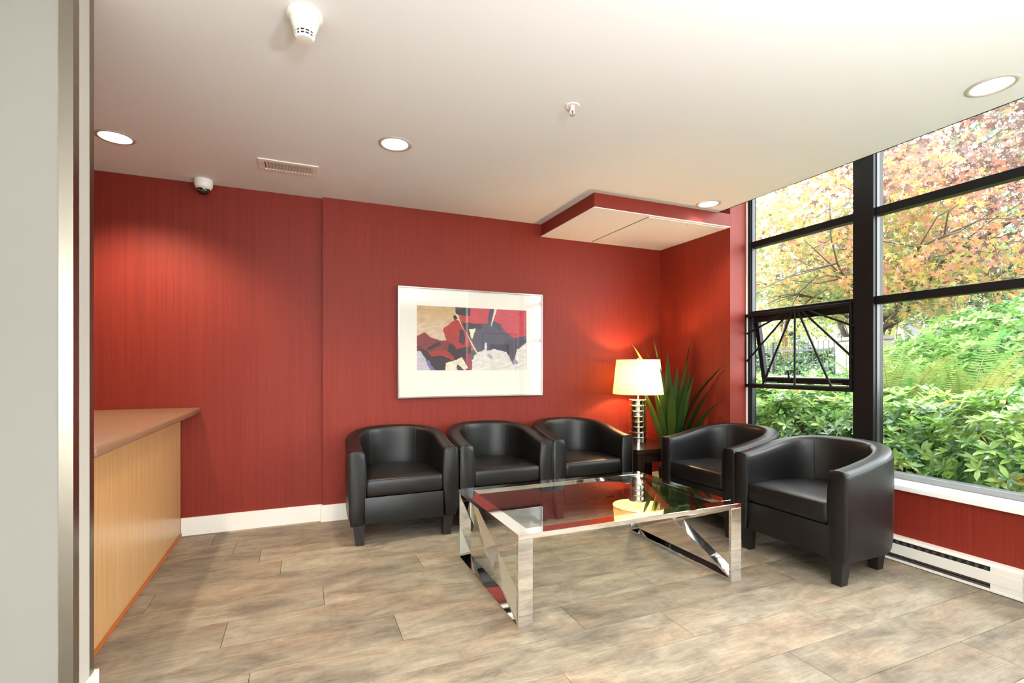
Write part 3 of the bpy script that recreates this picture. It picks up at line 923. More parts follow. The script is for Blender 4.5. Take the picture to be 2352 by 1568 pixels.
# ------------------------------------------------------------------ potted sword-leaf plant
PX, PY = 3.30, 3.82
pt = thing('potted_plant', 'dark green sword-leaved plant in a pot behind the lamp', 'plant', (PX, PY, 0))
MB().lathe([(.085, 0), (.10, .01), (.125, .24), (.13, .25), (.118, .25), (.11, .225)], (0, 0, 0), 32, True).build('pot', plain('charcoal_pot', lin(40, 38, 38), 0.5), pt, 40)
MB().lathe([(.111, .226), (.05, .232), (.001, .233)], (0, 0, 0), 24).build('soil', plain('soil', lin(48, 36, 28), 0.9), pt, 40)
M_SWORD = [leaf_mat('sword_leaf_dark', lin(52, 78, 34), .2, .4), leaf_mat('sword_leaf_mid', lin(84, 108, 44), .25, .4), leaf_mat('sword_leaf_light', lin(120, 140, 60), .3, .4)]
def sword(az, lean, length, width, curve, mat, twist=0.0):
    n = 14
    width *= 1.22
    mb = MB()
    d = Vector((math.cos(az), math.sin(az), 0))
    side = Vector((-math.sin(az), math.cos(az), 0))
    pos = d * .025 + Vector((0, 0, .22))
    ang = lean
    for i in range(n + 1):
        tt = i / n
        w = width * (0.55 + 0.9 * tt if tt < .35 else (0.865 + .135 * math.sin((tt - .35) / .3 * PI / 2) if tt < .65 else max(.02, (1 - ((tt - .65) / .35) ** 1.6))))
        tang = d * math.sin(ang) + Vector((0, 0, math.cos(ang)))
        nrm = d * math.cos(ang) - Vector((0, 0, math.sin(ang)))
        sd = side * math.cos(twist * tt) + nrm * math.sin(twist * tt)
        mb.v += [tuple(pos - sd * w / 2), tuple(pos - nrm * w * -.12), tuple(pos + sd * w / 2), tuple(pos - nrm * (w * -.12 + .002))]
        pos = pos + tang * (length / n)
        pos.x = min(pos.x, XA - PX - .035); pos.y = min(pos.y, YB2 - PY - .035)
        ang += curve / n * (0.4 + 1.6 * tt)
    for i in range(n):
        a = i * 4
        mb.f += [(a, a + 1, a + 5, a + 4), (a + 1, a + 2, a + 6, a + 5), (a + 2, a + 3, a + 7, a + 6), (a + 3, a, a + 4, a + 7)]
    mb.build('leaf', mat, pt, 60)
R = math.radians
spec_ = [(R(-39), .05, 1.32, .072, .20), (R(15), .04, 1.02, .07, .10), (R(-62), .06, 1.22, .07, .16), (R(167), .10, 1.30, .05, .50), (R(152), .05, 1.30, .055, .16),
         (R(-69), .14, 1.20, .045, .85), (R(-80), .30, .92, .05, .40), (R(-100), .24, 1.02, .065, .18), (R(-130), .30, .95, .06, .22), (R(-150), .22, 1.05, .062, .12),
         (R(-170), .34, .92, .055, .25), (R(120), .14, 1.1, .05, .15), (R(75), .1, 1.0, .05, .2), (R(-74), .34, .98, .05, .30), (R(-30), .08, 1.0, .06, .14),
         (R(-85), .12, 1.1, .065, .1), (R(-110), .08, 1.0, .06, .1), (R(-55), .12, 1.0, .06, .22), (R(200), .24, .88, .05, .3), (R(-78), .42, .84, .05, .45),
         (R(135), .05, 1.24, .05, .35), (R(-140), .12, 1.16, .055, .15), (R(-95), .2, .9, .06, .3), (R(-65), .2, .86, .055, .2)]
for i, (az, le, ln_, w, cu) in enumerate(spec_):
    sword(az, le, ln_, w, cu, M_SWORD[(0, 1, 0, 2, 1, 0, 0)[i % 7]], random.uniform(-.5, .5))

# ------------------------------------------------------------------ framed picture
PX0, PX1, PZ0, PZ1 = 0.727, 2.078, 0.965, 1.911
pc = thing('framed_picture', 'wide silver-framed abstract painting print on the red wall', 'picture', ((PX0 + PX1) / 2, YB2, PZ0))
QL = pc.location
def qbox(name, lo, hi, mat, bev=0, parent=None):
    return B(tuple(lo[i] - QL[i] for i in range(3)), tuple(hi[i] - QL[i] for i in range(3)), bev).build(name, mat, parent or pc)
M_SILVER = plain('silver_frame', lin(176, 172, 168), 0.22, 0.9)
fw, y0, y1 = .012, YB2 - .030, YB2 - .0005
qbox('frame_rail', (PX0, y0, PZ0), (PX1, y1, PZ0 + fw), M_SILVER, .0015)
qbox('frame_rail', (PX0, y0, PZ1 - fw), (PX1, y1, PZ1), M_SILVER, .0015)
qbox('frame_rail', (PX0, y0, PZ0 + fw), (PX0 + fw, y1, PZ1 - fw), M_SILVER, .0015)
qbox('frame_rail', (PX1 - fw, y0, PZ0 + fw), (PX1, y1, PZ1 - fw), M_SILVER, .0015)
AX0, AX1, AZ0, AZ1 = .889, 1.916, 1.201, 1.755
# mat board with window
mb = MB()
o_ = [(PX0 + fw, PZ0 + fw), (PX1 - fw, PZ0 + fw), (PX1 - fw, PZ1 - fw), (PX0 + fw, PZ1 - fw)]
i_ = [(AX0, AZ0), (AX1, AZ0), (AX1, AZ1), (AX0, AZ1)]
ym = YB2 - .016
vv = [(x - QL[0], ym - QL[1], z - QL[2]) for x, z in o_ + i_] + [(x - QL[0], ym + .003 - QL[1], z - QL[2]) for x, z in i_]
mb.add(vv, [(i, (i + 1) % 4, 4 + (i + 1) % 4, 4 + i) for i in range(4)] + [(4 + i, 4 + (i + 1) % 4, 8 + (i + 1) % 4, 8 + i) for i in range(4)])
mb.build('mat_board', M_MAT, pc)
# painted print: colour patches laid over each other with ragged brush edges
NX, NZ = 300, 164
def inside(poly, x, y):
    r = np.zeros(x.shape, bool)
    n = len(poly)
    for i in range(n):
        x0, ya = poly[i]; x1, yb = poly[(i + 1) % n]
        c_ = ((ya > y) != (yb > y)) & (x < (x1 - x0) * (y - ya) / ((yb - ya) if yb != ya else 1e-9) + x0)
        r ^= c_
    return r
gxx, gzz = np.meshgrid(np.linspace(302, 1665, NX), np.linspace(335, 1137, NZ))
warp = np.zeros((NZ, NX, 5))
for j in range(NZ):
    for i in range(NX):
        q = Vector((gxx[j, i] * .035, gzz[j, i] * .028, 0))
        q2 = Vector((gxx[j, i] * .006, gzz[j, i] * .006, 3))
        q3 = Vector((gxx[j, i] * .012 + gzz[j, i] * .03, gzz[j, i] * .008 - gxx[j, i] * .01, 7))
        a_ = noise.noise_vector(q)
        b_ = noise.noise_vector(q2)
        warp[j, i] = (a_.x * 9 + b_.x * 9, a_.y * 9 + b_.y * 9, noise.noise(q3), b_.z, noise.noise(q * 3))
wx, wy = gxx + warp[..., 0], gzz + warp[..., 1]
# the photo sees the print in slight perspective: flatten the sampled outlines
def flat(poly):
    r = []
    for (x, y) in poly:
        k = (x - 302) / 1363
        top, bot = 335 + 65 * k, 1137 - 7 * k
        r.append((x, 335 + (y - top) / (bot - top) * 802))
    return r
img = np.zeros((NZ, NX, 3))
img[:] = (206, 178, 150)
k_ = np.clip((620 - wy) / 300, 0, 1)[..., None]
img = img * (1 - k_ * .8) + np.array((188, 152, 92)) * k_ * .8
layers = [
    ([(935, 300), (1700, 300), (1700, 1160), (935, 1160)], (122, 66, 84), 1),
    ([(302, 760), (420, 720), (640, 790), (660, 640), (760, 560), (945, 480), (945, 1160), (302, 1160)], (96, 36, 44), 1),
    ([(935, 300), (1700, 300), (1700, 730), (1500, 745), (1320, 580), (1250, 540), (1180, 620), (935, 620)], (186, 54, 70), 1),
    ([(755, 300), (940, 300), (940, 468), (840, 470), (755, 440)], (46, 30, 42), 1),
    ([(728, 470), (760, 455), (785, 500), (760, 520), (730, 512)], (36, 26, 34), 1),
    ([(1160, 480), (1185, 300), (1240, 300), (1225, 520), (1330, 570), (1345, 690), (1160, 690)], (64, 56, 76), 1),
    ([(790, 465), (940, 468), (940, 550), (850, 555)], (178, 48, 44), 1),
    ([(945, 560), (1160, 560), (1340, 640), (1500, 740), (1665, 700), (1665, 1000), (960, 1000)], (74, 68, 86), 1),
    ([(945, 800), (985, 860), (960, 900), (945, 880)], (190, 60, 64), 0),
    ([(610, 625), (735, 520), (800, 520), (880, 690), (945, 840), (930, 960), (800, 880), (650, 770)], (166, 38, 40), 1),
    ([(845, 552), (1080, 560), (1085, 620), (950, 640), (930, 690), (880, 660)], (44, 34, 44), 1),
    ([(800, 640), (850, 640), (880, 760), (860, 820), (800, 790)], (62, 30, 38), 1),
    ([(302, 715), (400, 670), (500, 765), (640, 775), (720, 850), (560, 960), (420, 940), (302, 880)], (124, 40, 46), 1),
    ([(302, 830), (420, 900), (660, 960), (670, 830), (720, 810), (760, 870), (945, 830), (940, 960), (820, 1010), (640, 1160), (480, 1160), (400, 1020)], (40, 25, 33), 1),
    ([(430, 905), (640, 885), (730, 960), (748, 1020), (610, 960), (470, 965)], (158, 40, 40), 1),
    ([(418, 862), (560, 783), (592, 822), (440, 892)], (40, 25, 33), 0),
    ([(302, 900), (345, 898), (510, 1160), (302, 1160)], (186, 178, 188), 1),
    ([(400, 1000), (440, 1010), (520, 1140), (470, 1140)], (110, 100, 140), 0),
    ([(640, 1050), (720, 1022), (840, 968), (908, 1100), (830, 1160), (630, 1160)], (220, 210, 184), 1),
    ([(775, 1065), (800, 1062), (880, 1137), (780, 1137)], (60, 58, 60), 0),
    ([(892, 930), (945, 935), (950, 1160), (900, 1160)], (146, 36, 48), 0),
    ([(1370, 770), (1480, 760), (1495, 1020), (1400, 900)], (60, 50, 70), 0),
    ([(960, 1010), (1020, 915), (1110, 885), (1120, 790), (1140, 800), (1140, 900), (1230, 868), (1390, 905), (1500, 1075), (1512, 970), (1535, 880), (1700, 770), (1700, 1160), (955, 1160)], (216, 208, 198), 1),
    ([(1160, 930), (1210, 935), (1215, 1000), (1150, 960)], (150, 165, 180), 0),
    ([(1480, 1040), (1500, 990), (1560, 1040), (1530, 1060)], (130, 140, 160), 0),
    ([(925, 632), (1000, 616), (968, 745), (945, 735)], (224, 214, 186), 0),
]
for poly, colr, soft in layers:
    msk = inside(flat(poly), wx, wy)
    img[msk] = colr
for poly, colr in (([(742, 420), (754, 420), (1024, 910), (1008, 918)], (222, 200, 164)), ([(1245, 370), (1278, 370), (1206, 586), (1192, 586)], (224, 210, 190)),
                   ([(800, 500), (815, 500), (945, 800), (930, 800)], (150, 50, 46)), ([(770, 1040), (778, 1036), (890, 1140), (870, 1140)], (214, 204, 180))):
    msk = inside(flat(poly), gxx + warp[..., 0] * .15, gzz + warp[..., 1] * .15)
    img[msk] = colr
img *= (1 + warp[..., 2:3] * .10 + warp[..., 4:5] * .08)
img = np.clip(img, 6, 250)
c01 = img / 255.0
clin = np.where(c01 <= .04045, c01 / 12.92, ((c01 + .055) / 1.055) ** 2.4)
xs = np.linspace(AX0 - .002, AX1 + .002, NX) - QL[0]
zs = np.linspace(AZ1 + .002, AZ0 - .002, NZ) - QL[2]
ya_ = ym + .0035 - QL[1]
verts = [(xs[i], ya_, zs[j]) for j in range(NZ) for i in range(NX)]
faces = [(j * NX + i, (j + 1) * NX + i, (j + 1) * NX + i + 1, j * NX + i + 1) for j in range(NZ - 1) for i in range(NX - 1)]
me = bpy.data.meshes.new('print')
me.from_pydata(verts, [], faces)
ca = me.color_attributes.new('paint', 'FLOAT_COLOR', 'POINT')
buf = np.ones((NZ * NX, 4), np.float32)
buf[:, :3] = clin.reshape(-1, 3)
ca.data.foreach_set('color', buf.ravel())
m, nt, out = new_mat('painted_print')
b = nt.nodes.new('ShaderNodeBsdfPrincipled'); b.inputs['Roughness'].default_value = .6
at = nt.nodes.new('ShaderNodeAttribute'); at.attribute_name = 'paint'
nt.links.new(at.outputs['Color'], b.inputs['Base Color']); nt.links.new(b.outputs[0], out.inputs[0])
me.materials.append(m)
link('art_print', me, pc)
qbox('picture_glass', (PX0 + fw, YB2 - .0225, PZ0 + fw), (PX1 - fw, YB2 - .0205, PZ1 - fw), M_PICGLASS)

# second picture across the room (seen mirrored in the first one's glass)
p2 = thing('framed_print', 'dark framed print hanging on the short white wall', 'picture', (3.28, 0.0, 0.95))
for lo, hi in (((-.33, .0005, 0), (.33, .022, .012)), ((-.33, .0005, .888), (.33, .022, .90)), ((-.33, .0005, .012), (-.318, .022, .888)), ((.318, .0005, .012), (.33, .022, .888))):
    B(lo, hi).build('frame_rail', M_FRAME, p2)
B((-.318, .0005, .012), (.318, .006, .888)).build('mat_board', M_MAT, p2)
B((-.19, .0062, .22), (.19, .007, .70)).build('art_print', plain('dark_print', lin(62, 52, 58), .6, var=.6, vscale=6), p2)

# ------------------------------------------------------------------ garden outside
GZ = 0.38
structure('ground', 'dark mulch garden ground outside the window', 'ground', B((3.82, -3.0, GZ - .3), (60, 40, GZ)),
          plain('mulch', lin(92, 84, 60), 0.95, var=.5, vscale=4))
FW_ = Vector((math.sin(YAW), math.cos(YAW), 0)); RT_ = Vector((math.cos(YAW), -math.sin(YAW), 0))
def wedge(x, y):
    """0 in the strip of garden the window shows, growing outside it"""
    r = y / x
    return max(0.0, .384 - r, r - .872)

def leaf_shape(kind):
    if kind == 'oval':
        v = [(0, 0, 0), (-.14, .28, .03), (0, .30, -.015), (.14, .28, .03), (-.18, .58, .02), (0, .62, -.03), (.18, .58, .02), (-.08, .86, -.02), (.08, .86, -.02), (0, 1, -.08)]
        f = [(0, 2, 1), (0, 3, 2), (1, 2, 5, 4), (2, 3, 6, 5), (4, 5, 7), (5, 6, 8), (5, 8, 9, 7)]
    elif kind == 'star':
        pr = [(-90, .28), (-62, .12), (-35, .46), (-12, .2), (18, .62), (52, .24), (90, .72), (128, .24), (162, .62), (192, .2), (215, .46), (242, .12)]
        v = [(0, .28, 0)] + [(r * math.cos(math.radians(a)), .28 + r * math.sin(math.radians(a)), -.12 * r * r) for a, r in pr]
        n = len(pr)
        f = [(0, 1 + i, 1 + (i + 1) % n) for i in range(n)]
    else:  # slim
        v = [(0, 0, 0), (-.09, .35, .02), (.09, .35, .02), (-.08, .7, -.02), (.08, .7, -.02), (0, 1, -.1)]
        f = [(0, 2, 1), (1, 2, 4, 3), (3, 4, 5)]
    return np.array(v, float), f

def basis(fwd, up):
    f = fwd.normalized()
    s = f.cross(up)
    s = s.normalized() if s.length > 1e-5 else f.orthogonal().normalized()
    u = s.cross(f)
    return Matrix((s, f, u)).transposed()

def foliage(root, leaves, kind, mats, nparts=300):
    """leaves: (position, 3x3 basis, size, material index). The nearest ones in view are leaf objects, the rest one mass."""
    V, F = leaf_shape(kind)
    rl = root.location
    meshes = []
    for m_ in mats:
        me_ = bpy.data.meshes.new('leaf')
        me_.from_pydata([tuple(p) for p in V], [], F)
        me_.materials.append(m_); me_.shade_smooth()
        meshes.append(me_)
    def key(L_):
        p = L_[0]
        d = p.dot(FW_)
        return (wedge(p.x, p.y) > 0, d / L_[2])
    leaves.sort(key=key)
    nparts = min(nparts, sum(1 for L_ in leaves if wedge(L_[0].x, L_[0].y) <= 0))
    for p, bs, sz, mi in leaves[:nparts]:
        o = link('leaf', meshes[mi], root)
        o.matrix_local = Matrix.Translation(p - rl) @ bs.to_4x4() @ Matrix.Scale(sz, 4)
    rest = leaves[nparts:]
    if not rest:
        return
    nv = len(V)
    P = np.array([tuple(L_[0] - rl) for L_ in rest])
    Bm = np.array([[list(r) for r in L_[1]] for L_ in rest])
    S = np.array([L_[2] for L_ in rest])
    W = np.einsum('nij,kj->nki', Bm, V) * S[:, None, None] + P[:, None, :]
    fs = []
    mi = []
    for n_ in range(len(rest)):
        o_ = n_ * nv
        fs += [tuple(i + o_ for i in f) for f in F]
        mi += [rest[n_][3]] * len(F)
    me_ = bpy.data.meshes.new('foliage')
    me_.from_pydata(W.reshape(-1, 3).tolist(), [], fs)
    for m_ in mats:
        me_.materials.append(m_)
    me_.polygons.foreach_set('material_index', np.array(mi, np.int32))
    me_.shade_smooth()
    o = link('foliage', me_, root)
    o['kind'] = 'stuff'

def rv():
    return Vector(rng.normal(size=3))

def shrub(name, label, cat, c, rx, ry, h, n, size, mats, probs, kind='oval', whorl=7, nparts=300, group=None, depth=.25):
    root = thing(name, label, cat, (c[0], c[1], GZ), group=group)
    L_ = []
    tries = 0
    while len(L_) < n and tries < n * 6:
        tries += 1
        d = rv(); d.z = abs(d.z) * .9
        d.normalize()
        lump = 1 + .10 * noise.noise(Vector((d.x * 3 + c[0], d.y * 3 + c[1], d.z * 3)))
        s_ = (1 - depth * rng.random() ** 1.6) * lump
        # boxy dome
        q = 1 / (abs(d.x) ** 2.6 + abs(d.y) ** 2.6 + abs(d.z) ** 2.6) ** (1 / 2.6)
        p = Vector((c[0] + d.x * q * rx * s_, c[1] + d.y * q * ry * s_, GZ + .03 + d.z * q * h * s_))
        if p.x < (XW + .17 if p.y < 3.1 else XW + .33):
            continue
        ax = (Vector((d.x / rx, d.y / ry, d.z / h * 1.5)).normalized() + Vector((0, 0, .55)) + rv() * .25).normalized()
        t1 = ax.orthogonal().normalized(); t2 = ax.cross(t1)
        hue0 = rng.choice(len(mats), p=probs)
        for k in range(whorl):
            a = 2 * PI * k / whorl + rng.random() * .6
            out_ = t1 * math.cos(a) + t2 * math.sin(a)
            el = .35 + .35 * rng.random() if k % 2 else .1 + .3 * rng.random()
            f = out_ * math.cos(el) + ax * math.sin(el)
            mi = hue0 if rng.random() < .8 else rng.choice(len(mats), p=probs)
            L_.append((p.copy(), basis(f, ax), size * (.75 + .5 * rng.random()), int(mi)))
    # stems
    for k in range(7):
        a = 2 * PI * k / 7
        e = Vector((rx * .5 * math.cos(a), ry * .5 * math.sin(a), h * .62))
        MB().tube([(e.x * .15, e.y * .15, -.02), (e.x * .5, e.y * .5, e.z * .5), tuple(e)], [.016, .012, .005], 6).build('stem', M_BARK, root, 60)
    foliage(root, L_, kind, mats, nparts)
    return root

M_BARK = plain('bark', lin(74, 60, 50), 0.9, bump=.4, bscale=40)
RH = [leaf_mat('laurel_leaf', lin(136, 182, 100), .35, .26, .8), leaf_mat('laurel_leaf_bright', lin(200, 236, 128), .42, .3, .7), leaf_mat('laurel_leaf_deep', lin(84, 134, 76), .3, .26, .8), leaf_mat('laurel_leaf_yellow', lin(206, 180, 64), .4, .4)]
hedge = [(4.46, 1.00, 'glossy green laurel shrub outside, at the right end of the window hedge'), (4.48, 1.72, 'glossy laurel shrub just above the sill at the right edge'),
         (4.45, 2.42, 'glossy laurel shrub right of the thick black mullion'), (4.47, 3.12, 'glossy laurel shrub behind the nearest armchair and mullion'),
         (4.45, 3.82, 'glossy laurel shrub seen below the barred awning window'), (4.5, 4.5, 'glossy laurel shrub at the left end of the window hedge')]
for i, (x, y, lab) in enumerate(hedge):
    out_ = i in (0, 5)
    shrub('laurel_shrub', lab, 'shrub', (x, y),   .60, .50, .655, 1500 if out_ else 3400, .078, RH, [.42, .37, .198, .012], group='laurel shrubs outside the window')

BR = [leaf_mat('pale_bush_leaf', lin(150, 200, 110), .45, .4), leaf_mat('pale_bush_leaf_light', lin(196, 226, 150), .45, .4), leaf_mat('pale_bush_leaf_deep', lin(96, 152, 84), .4, .4)]
shrub('flowering_bush', 'tall pale green bush at the right behind the ferns', 'bush', (7.3, 2.95), 1.25, 1.05, 1.50, 7500, .10, BR, [.45, .35, .2], 'oval', 6, group='pale bushes in the garden')
shrub('flowering_bush', 'lower pale green bush behind the ferns, beside the utility cabinet', 'bush', (7.5, 4.0), 1.0, .66, 1.15, 4200, .10, BR, [.45, .35, .2], 'oval', 6, group='pale bushes in the garden')
shrub('flowering_bush', 'low pale green bush behind the barred sash, right of two', 'bush', (6.4, 4.45), .9, .62, .74, 2400, .09, BR, [.45, .40, .15], 'oval', 6, group='pale bushes in the garden')
shrub('flowering_bush', 'low pale green bush behind the barred sash, left of two', 'bush', (6.5, 5.55), .9, .62, .70, 2200, .09, BR, [.45, .40, .15], 'oval', 6, group='pale bushes in the garden')

# ferns
M_FERN = [leaf_mat('fern_green', lin(128, 156, 80), .4, .5), leaf_mat('fern_yellow', lin(166, 166, 92), .4, .5)]
M_RACHIS = plain('fern_rachis', lin(120, 110, 60), .7)
def fern(c, n, length, label):
    root = thing('fern', label, 'fern', (c[0], c[1], GZ), group='ferns behind the hedge')
    for k in range(n):
        az = 2 * PI * k / n + rng.random() * .5
        ang = .05 + .22 * rng.random()
        d = Vector((math.cos(az), math.sin(az), 0)); sd = Vector((-math.sin(az), math.cos(az), 0))
        pos = d * .04
        ln_ = length * (.8 + .35 * rng.random())
        pts, tg = [], []
        N_ = 46
        for i in range(N_ + 1):
            pts.append(pos.copy())
            t_ = d * math.sin(ang) + Vector((0, 0, math.cos(ang)))
            tg.append(t_)
            pos = pos + t_ * (ln_ / N_)
            ang += (.75 + .3 * rng.random()) / N_ * (.3 + 1.5 * i / N_)
        mb = MB()
        for i in range(7, N_):
            tt = (i - 7) / (N_ - 7)
            w = .145 * math.sin(PI * (0.22 + .78 * tt)) ** .9 + .006
            for sg in (-1, 1):
                nrm = tg[i].cross(sd) * sg
                dirn = (sd * sg * .95 + tg[i] * .3 - Vector((0, 0, .12))).normalized()
                cr = tg[i] * .0062
                p0 = pts[i]
                mb.add([p0 - cr, p0 + cr, p0 + dirn * w * .55 + cr * .9, p0 + dirn * w * .55 - cr * .9, p0 + dirn * w], [(0, 1, 2, 3), (3, 2, 4)])
        fr = mb.build('frond', M_FERN[int(rng.random() < .35)], root)
        MB().tube([tuple(q) for q in pts[::3]], [.005 - .00026 * j for j in range(len(pts[::3]))], 5).build('rachis', M_RACHIS, fr, 60)
fern((5.75, 2.62), 14, 1.22, 'yellow-green fern behind the hedge, toward the right edge')
fern((5.75, 3.25), 14, 1.3, 'yellow-green fern behind the hedge, just right of the mullion')

# trees
def limb(root, pts, r0, r1, name='branch'):
    n = len(pts)
    return MB().tube(pts, [r0 + (r1 - r0) * i / (n - 1) for i in range(n)], 8).build(name, M_BARK, root, 60)

def tree(name, label, c, h_trunk, r_trunk, branch_ends, blobs, n, size, mats, probs, kind, nparts=300, droop=.35, hue_noise=None, group=None):
    """blobs: (centre, radii) ellipsoids the leaves fill, weighted by volume"""
    root = thing(name, label, 'tree', (c[0], c[1], GZ), group=group)
    limb(root, [(0, 0, -.05), (.03, -.02, h_trunk * .5), (0, .02, h_trunk)], r_trunk, r_trunk * .7, 'trunk')
    twigs = []
    for (ex, ey, ez) in branch_ends:
        e = Vector((ex - c[0], ey - c[1], ez - GZ))
        s_ = Vector((0, 0, h_trunk * .95))
        pts = []
        for i in range(8):
            t_ = i / 7
            p = s_.lerp(e, t_) + Vector((0, 0, math.sin(t_ * PI) * .25)) + rv() * .05 * (0 < i < 7)
            pts.append(tuple(p))
        br = limb(root, pts, r_trunk * .42, .012)
        for i in (2, 3, 4, 5, 6, 7):
            for q in range(3):
                b_ = Vector(pts[i])
                d_ = (rv() + (e - s_).normalized() * .8); d_.z *= .5
                d_ = d_.normalized() * (.6 + .6 * rng.random())
                limb(br, [tuple(b_), tuple(b_ + d_ * .5 + rv() * .04), tuple(b_ + d_ + Vector((0, 0, -.05)))], .012, .004, 'twig')
    vol = np.array([r[0] * r[1] * r[2] for _, r in blobs]); vol = vol / vol.sum()
    L_ = []
    tries = 0
    while len(L_) < n and tries < n * 12:
        tries += 1
        bi = rng.choice(len(blobs), p=vol)
        cc, rr = blobs[bi]
        d = rv().normalized() * rng.random() ** .38
        p = Vector((cc[0] + d.x * rr[0], cc[1] + d.y * rr[1], cc[2] + d.z * rr[2]))
        if p.x < 4.6:
            continue
        w = wedge(p.x, p.y)
        if w > .22 or (w > 0 and rng.random() < w / .22 * .8):
            continue
        if noise.noise(p * 1.1) < (-.16 if p.y / p.x > .46 else .02):       # gaps between sprays of leaves
            continue
        for k in range(3):
            f = rv(); f.z -= droop * 2
            up = Vector((0, 0, 1)) + rv() * .7
            if hue_noise:
                hv = noise.noise(p * .45 + Vector((5, 1, 2))) + .35 * rng.normal() + hue_noise(p)
                mi = int(np.clip((hv + .8) / 1.6 * len(mats), 0, len(mats) - 1))
            else:
                mi = int(rng.choice(len(mats), p=probs))
            L_.append((p + rv() * .06, basis(f, up), size * (.7 + .6 * rng.random()), mi))
    foliage(root, L_, kind, mats, nparts)
    return root

MAPLE = [leaf_mat('maple_green', lin(120, 136, 84), .48), leaf_mat('maple_yellow_green', lin(158, 156, 90), .48), leaf_mat('maple_yellow', lin(182, 156, 88), .48),
         leaf_mat('maple_orange', lin(186, 134, 92), .48), leaf_mat('maple_pink', lin(176, 120, 104), .48), leaf_mat('maple_rust', lin(104, 78, 72), .4)]
tree('maple_tree', 'autumn maple with orange and yellow leaves filling the upper window panes', (9.9, 6.05), 1.35, .13,
     [(6.0, 4.0, 2.5), (6.6, 3.2, 2.7), (6.9, 5.2, 2.35), (7.6, 2.6, 3.2), (8.4, 5.4, 3.6), (7.2, 4.4, 3.6), (10.5, 4.4, 3.3), (8.6, 7.4, 3.0), (10.4, 7.5, 4.2), (9.4, 3.6, 2.5)],
     [((6.6, 3.2, 3.25), (1.35, 1.9, 1.25)), ((6.9, 4.9, 3.1), (1.4, 1.3, 1.05)), ((8.3, 3.4, 3.6), (1.6, 2.0, 1.6)), ((8.6, 5.9, 3.5), (1.7, 1.7, 1.4)), ((9.8, 5.0, 3.6), (2.0, 2.4, 1.6)), ((7.6, 4.0, 2.35), (1.6, 2.0, .45))],
     23000, .086, MAPLE, None, 'star', hue_noise=lambda p: (p.z - 3.1) * .38 - (p.y / p.x - .6) * 1.5)
YG = [leaf_mat('yellow_green_leaf', lin(206, 206, 120), .5), leaf_mat('pale_green_leaf', lin(176, 196, 120), .5), leaf_mat('grey_green_leaf', lin(140, 160, 104), .45)]
tree('birch_tree', 'pale yellow-green tree beyond the fence, behind the left panes', (13.0, 10.2), 1.8, .11,
     [(12.0, 9.2, 3.2), (13.5, 11.0, 3.8), (12.6, 9.8, 4.6), (13.6, 9.0, 3.0)],
     [((12.8, 10.0, 3.3), (1.8, 2.6, 1.5)), ((13.4, 8.0, 2.9), (1.3, 1.4, 1.1)), ((13.6, 10.4, 4.6), (1.2, 1.6, .9))], 5200, .13, YG, [.45, .35, .2], 'star')
DG = [leaf_mat('evergreen_leaf', lin(84, 124, 78), .35, .35, .5), leaf_mat('evergreen_leaf_light', lin(140, 176, 120), .4, .35, .5), leaf_mat('evergreen_leaf_deep', lin(58, 92, 62), .3, .35, .5)]
tree('evergreen_tree', 'dense dark green evergreen tree at the far right behind the maple', (13.5, 5.6), 1.2, .2,
     [(13.2, 5.0, 4.0), (13.8, 6.2, 4.6), (13.3, 5.7, 5.6)],
     [((13.4, 5.5, 4.2), (1.6, 1.5, 2.9)), ((13.6, 5.9, 2.6), (1.5, 1.2, 1.0)), ((12.9, 4.7, 5.6), (1.3, 1.3, 1.8))], 5200, .15, DG, [.45, .3, .25], 'oval')
tree('maple_tree', 'green-leaved tree by the pale building, seen through the barred sash', (14.5, 8.4), 1.5, .12,
     [(14.0, 8.0, 2.9), (14.8, 9.2, 3.3), (14.6, 7.6, 3.6)],
     [((14.4, 8.3, 3.0), (1.3, 1.9, 1.0)), ((15.0, 7.2, 3.8), (1.3, 1.3, 1.3))], 2600, .13, YG, [.2, .5, .3], 'star')

for (x, y, rx, ry, h, lab) in ((12.2, 4.9, 1.2, 1.3, 2.1, 'dark green background shrub below the maple, right of the utility cabinet'),
                               (13.6, 7.0, 1.2, 1.2, 1.5, 'dark green background shrub behind the maple trunk'),
                               (11.9, 8.3, .8, 1.0, 1.25, 'pale background shrub just beyond the fence pickets, near the cabinet'),
                               (12.2, 10.1, .8, 1.0, 1.35, 'pale background shrub just beyond the fence pickets, near the pier'),
                               (14.0, 11.6, 1.5, 1.8, 1.9, 'dark green background shrub beyond the fence at the left')):
    shrub('evergreen_shrub', lab, 'shrub', (x, y), rx, ry, h, 2600, .16, DG, [.5, .25, .25], 'oval', 5, 150, group='dark background shrubs')

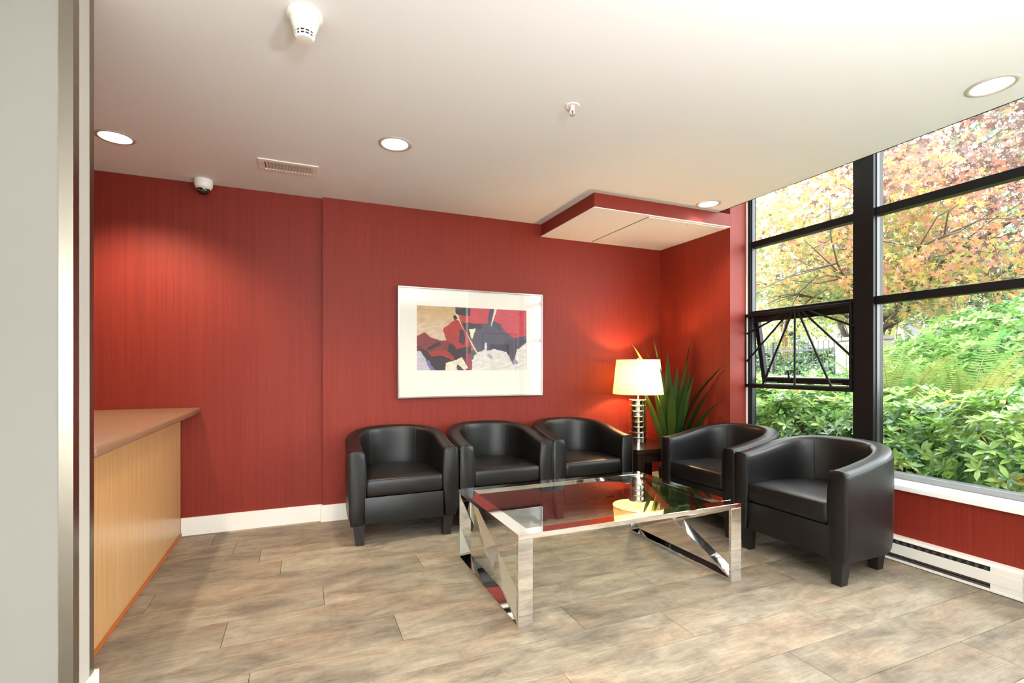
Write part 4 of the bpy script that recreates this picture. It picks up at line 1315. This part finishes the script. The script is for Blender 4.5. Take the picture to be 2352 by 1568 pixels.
# iron fence
fe = thing('iron_fence', 'black iron picket fence beyond the hedge', 'fence', (10.3, 6.3, GZ))
M_IRON = plain('black_iron', lin(52, 52, 54), .5)
for z in (.35, 1.22):
    B((-.012, -.2, z), (.012, 4.6, z + .035)).build('rail', M_IRON, fe)
pk = MB().tube([(0, 0, .02), (0, 0, 1.40)], .0085, 6).add([(-.012, -.012, 1.40), (.012, -.012, 1.40), (.012, .012, 1.40), (-.012, .012, 1.40), (0, 0, 1.45)], [(0, 1, 4), (1, 2, 4), (2, 3, 4), (3, 0, 4)]).mesh('picket', M_IRON)
for k in range(41):
    link('picket', pk, fe, (0, -.18 + k * .116, 0))
for k in range(3):
    B((-.03, -.23 + k * 2.32, 0), (.03, -.17 + k * 2.32, 1.45), .004).build('post', M_IRON, fe)

# utility cabinet
ub = thing('utility_cabinet', 'grey-beige rounded utility cabinet at the end of the fence', 'cabinet', (9.6, 5.92, GZ), rz=-.5)
M_CAB = plain('cabinet_enamel', lin(116, 114, 104), .6)
B((-.28, -.42, 0), (.28, .42, 1.36), .05, 3).build('body', M_CAB, ub, 40)
B((-.30, -.44, 1.34), (.30, .44, 1.42), .03, 3).build('lid', M_CAB, ub, 40)
B((-.287, -.36, .12), (-.279, -.01, 1.24)).build('door', M_CAB, ub)
B((-.287, .01, .12), (-.279, .36, 1.24)).build('door', M_CAB, ub)
B((-.30, -.05, .66), (-.287, -.03, .80)).build('handle', M_IRON, ub)

# pale building behind the trees
bd = thing('apartment_building', 'pale low building behind the garden trees', 'building', (19, 13, GZ))
M_STUCCO = plain('pale_stucco', lin(160, 152, 140), .8, var=.05)
B((0, -7, 0), (6, 8, 4.2)).build('wall', M_STUCCO, bd)
B((-.5, -7.4, 4.2), (6.3, 8.4, 4.5)).build('roof', plain('brown_roof', lin(120, 92, 78), .8), bd)
M_BGLASS = plain('building_window_glass', lin(70, 80, 88), .1)
for k in range(6):
    y = -6.2 + k * 2.3
    w = B((-.04, y, 1.0), (.0, y + 1.3, 2.5)).build('window', plain('taupe_window_frame', lin(176, 164, 150), .5), bd)
    B((-.05, y + .08, 1.08), (-.041, y + .61, 2.42)).build('pane', M_BGLASS, w)
    B((-.05, y + .69, 1.08), (-.041, y + 1.22, 2.42)).build('pane', M_BGLASS, w)
for k in range(4):
    B((-.9, -5.2 + k * 3.6, 0), (-.65, -4.95 + k * 3.6, 4.2)).build('porch_post', plain('white_post', lin(236, 234, 228), .6), bd)
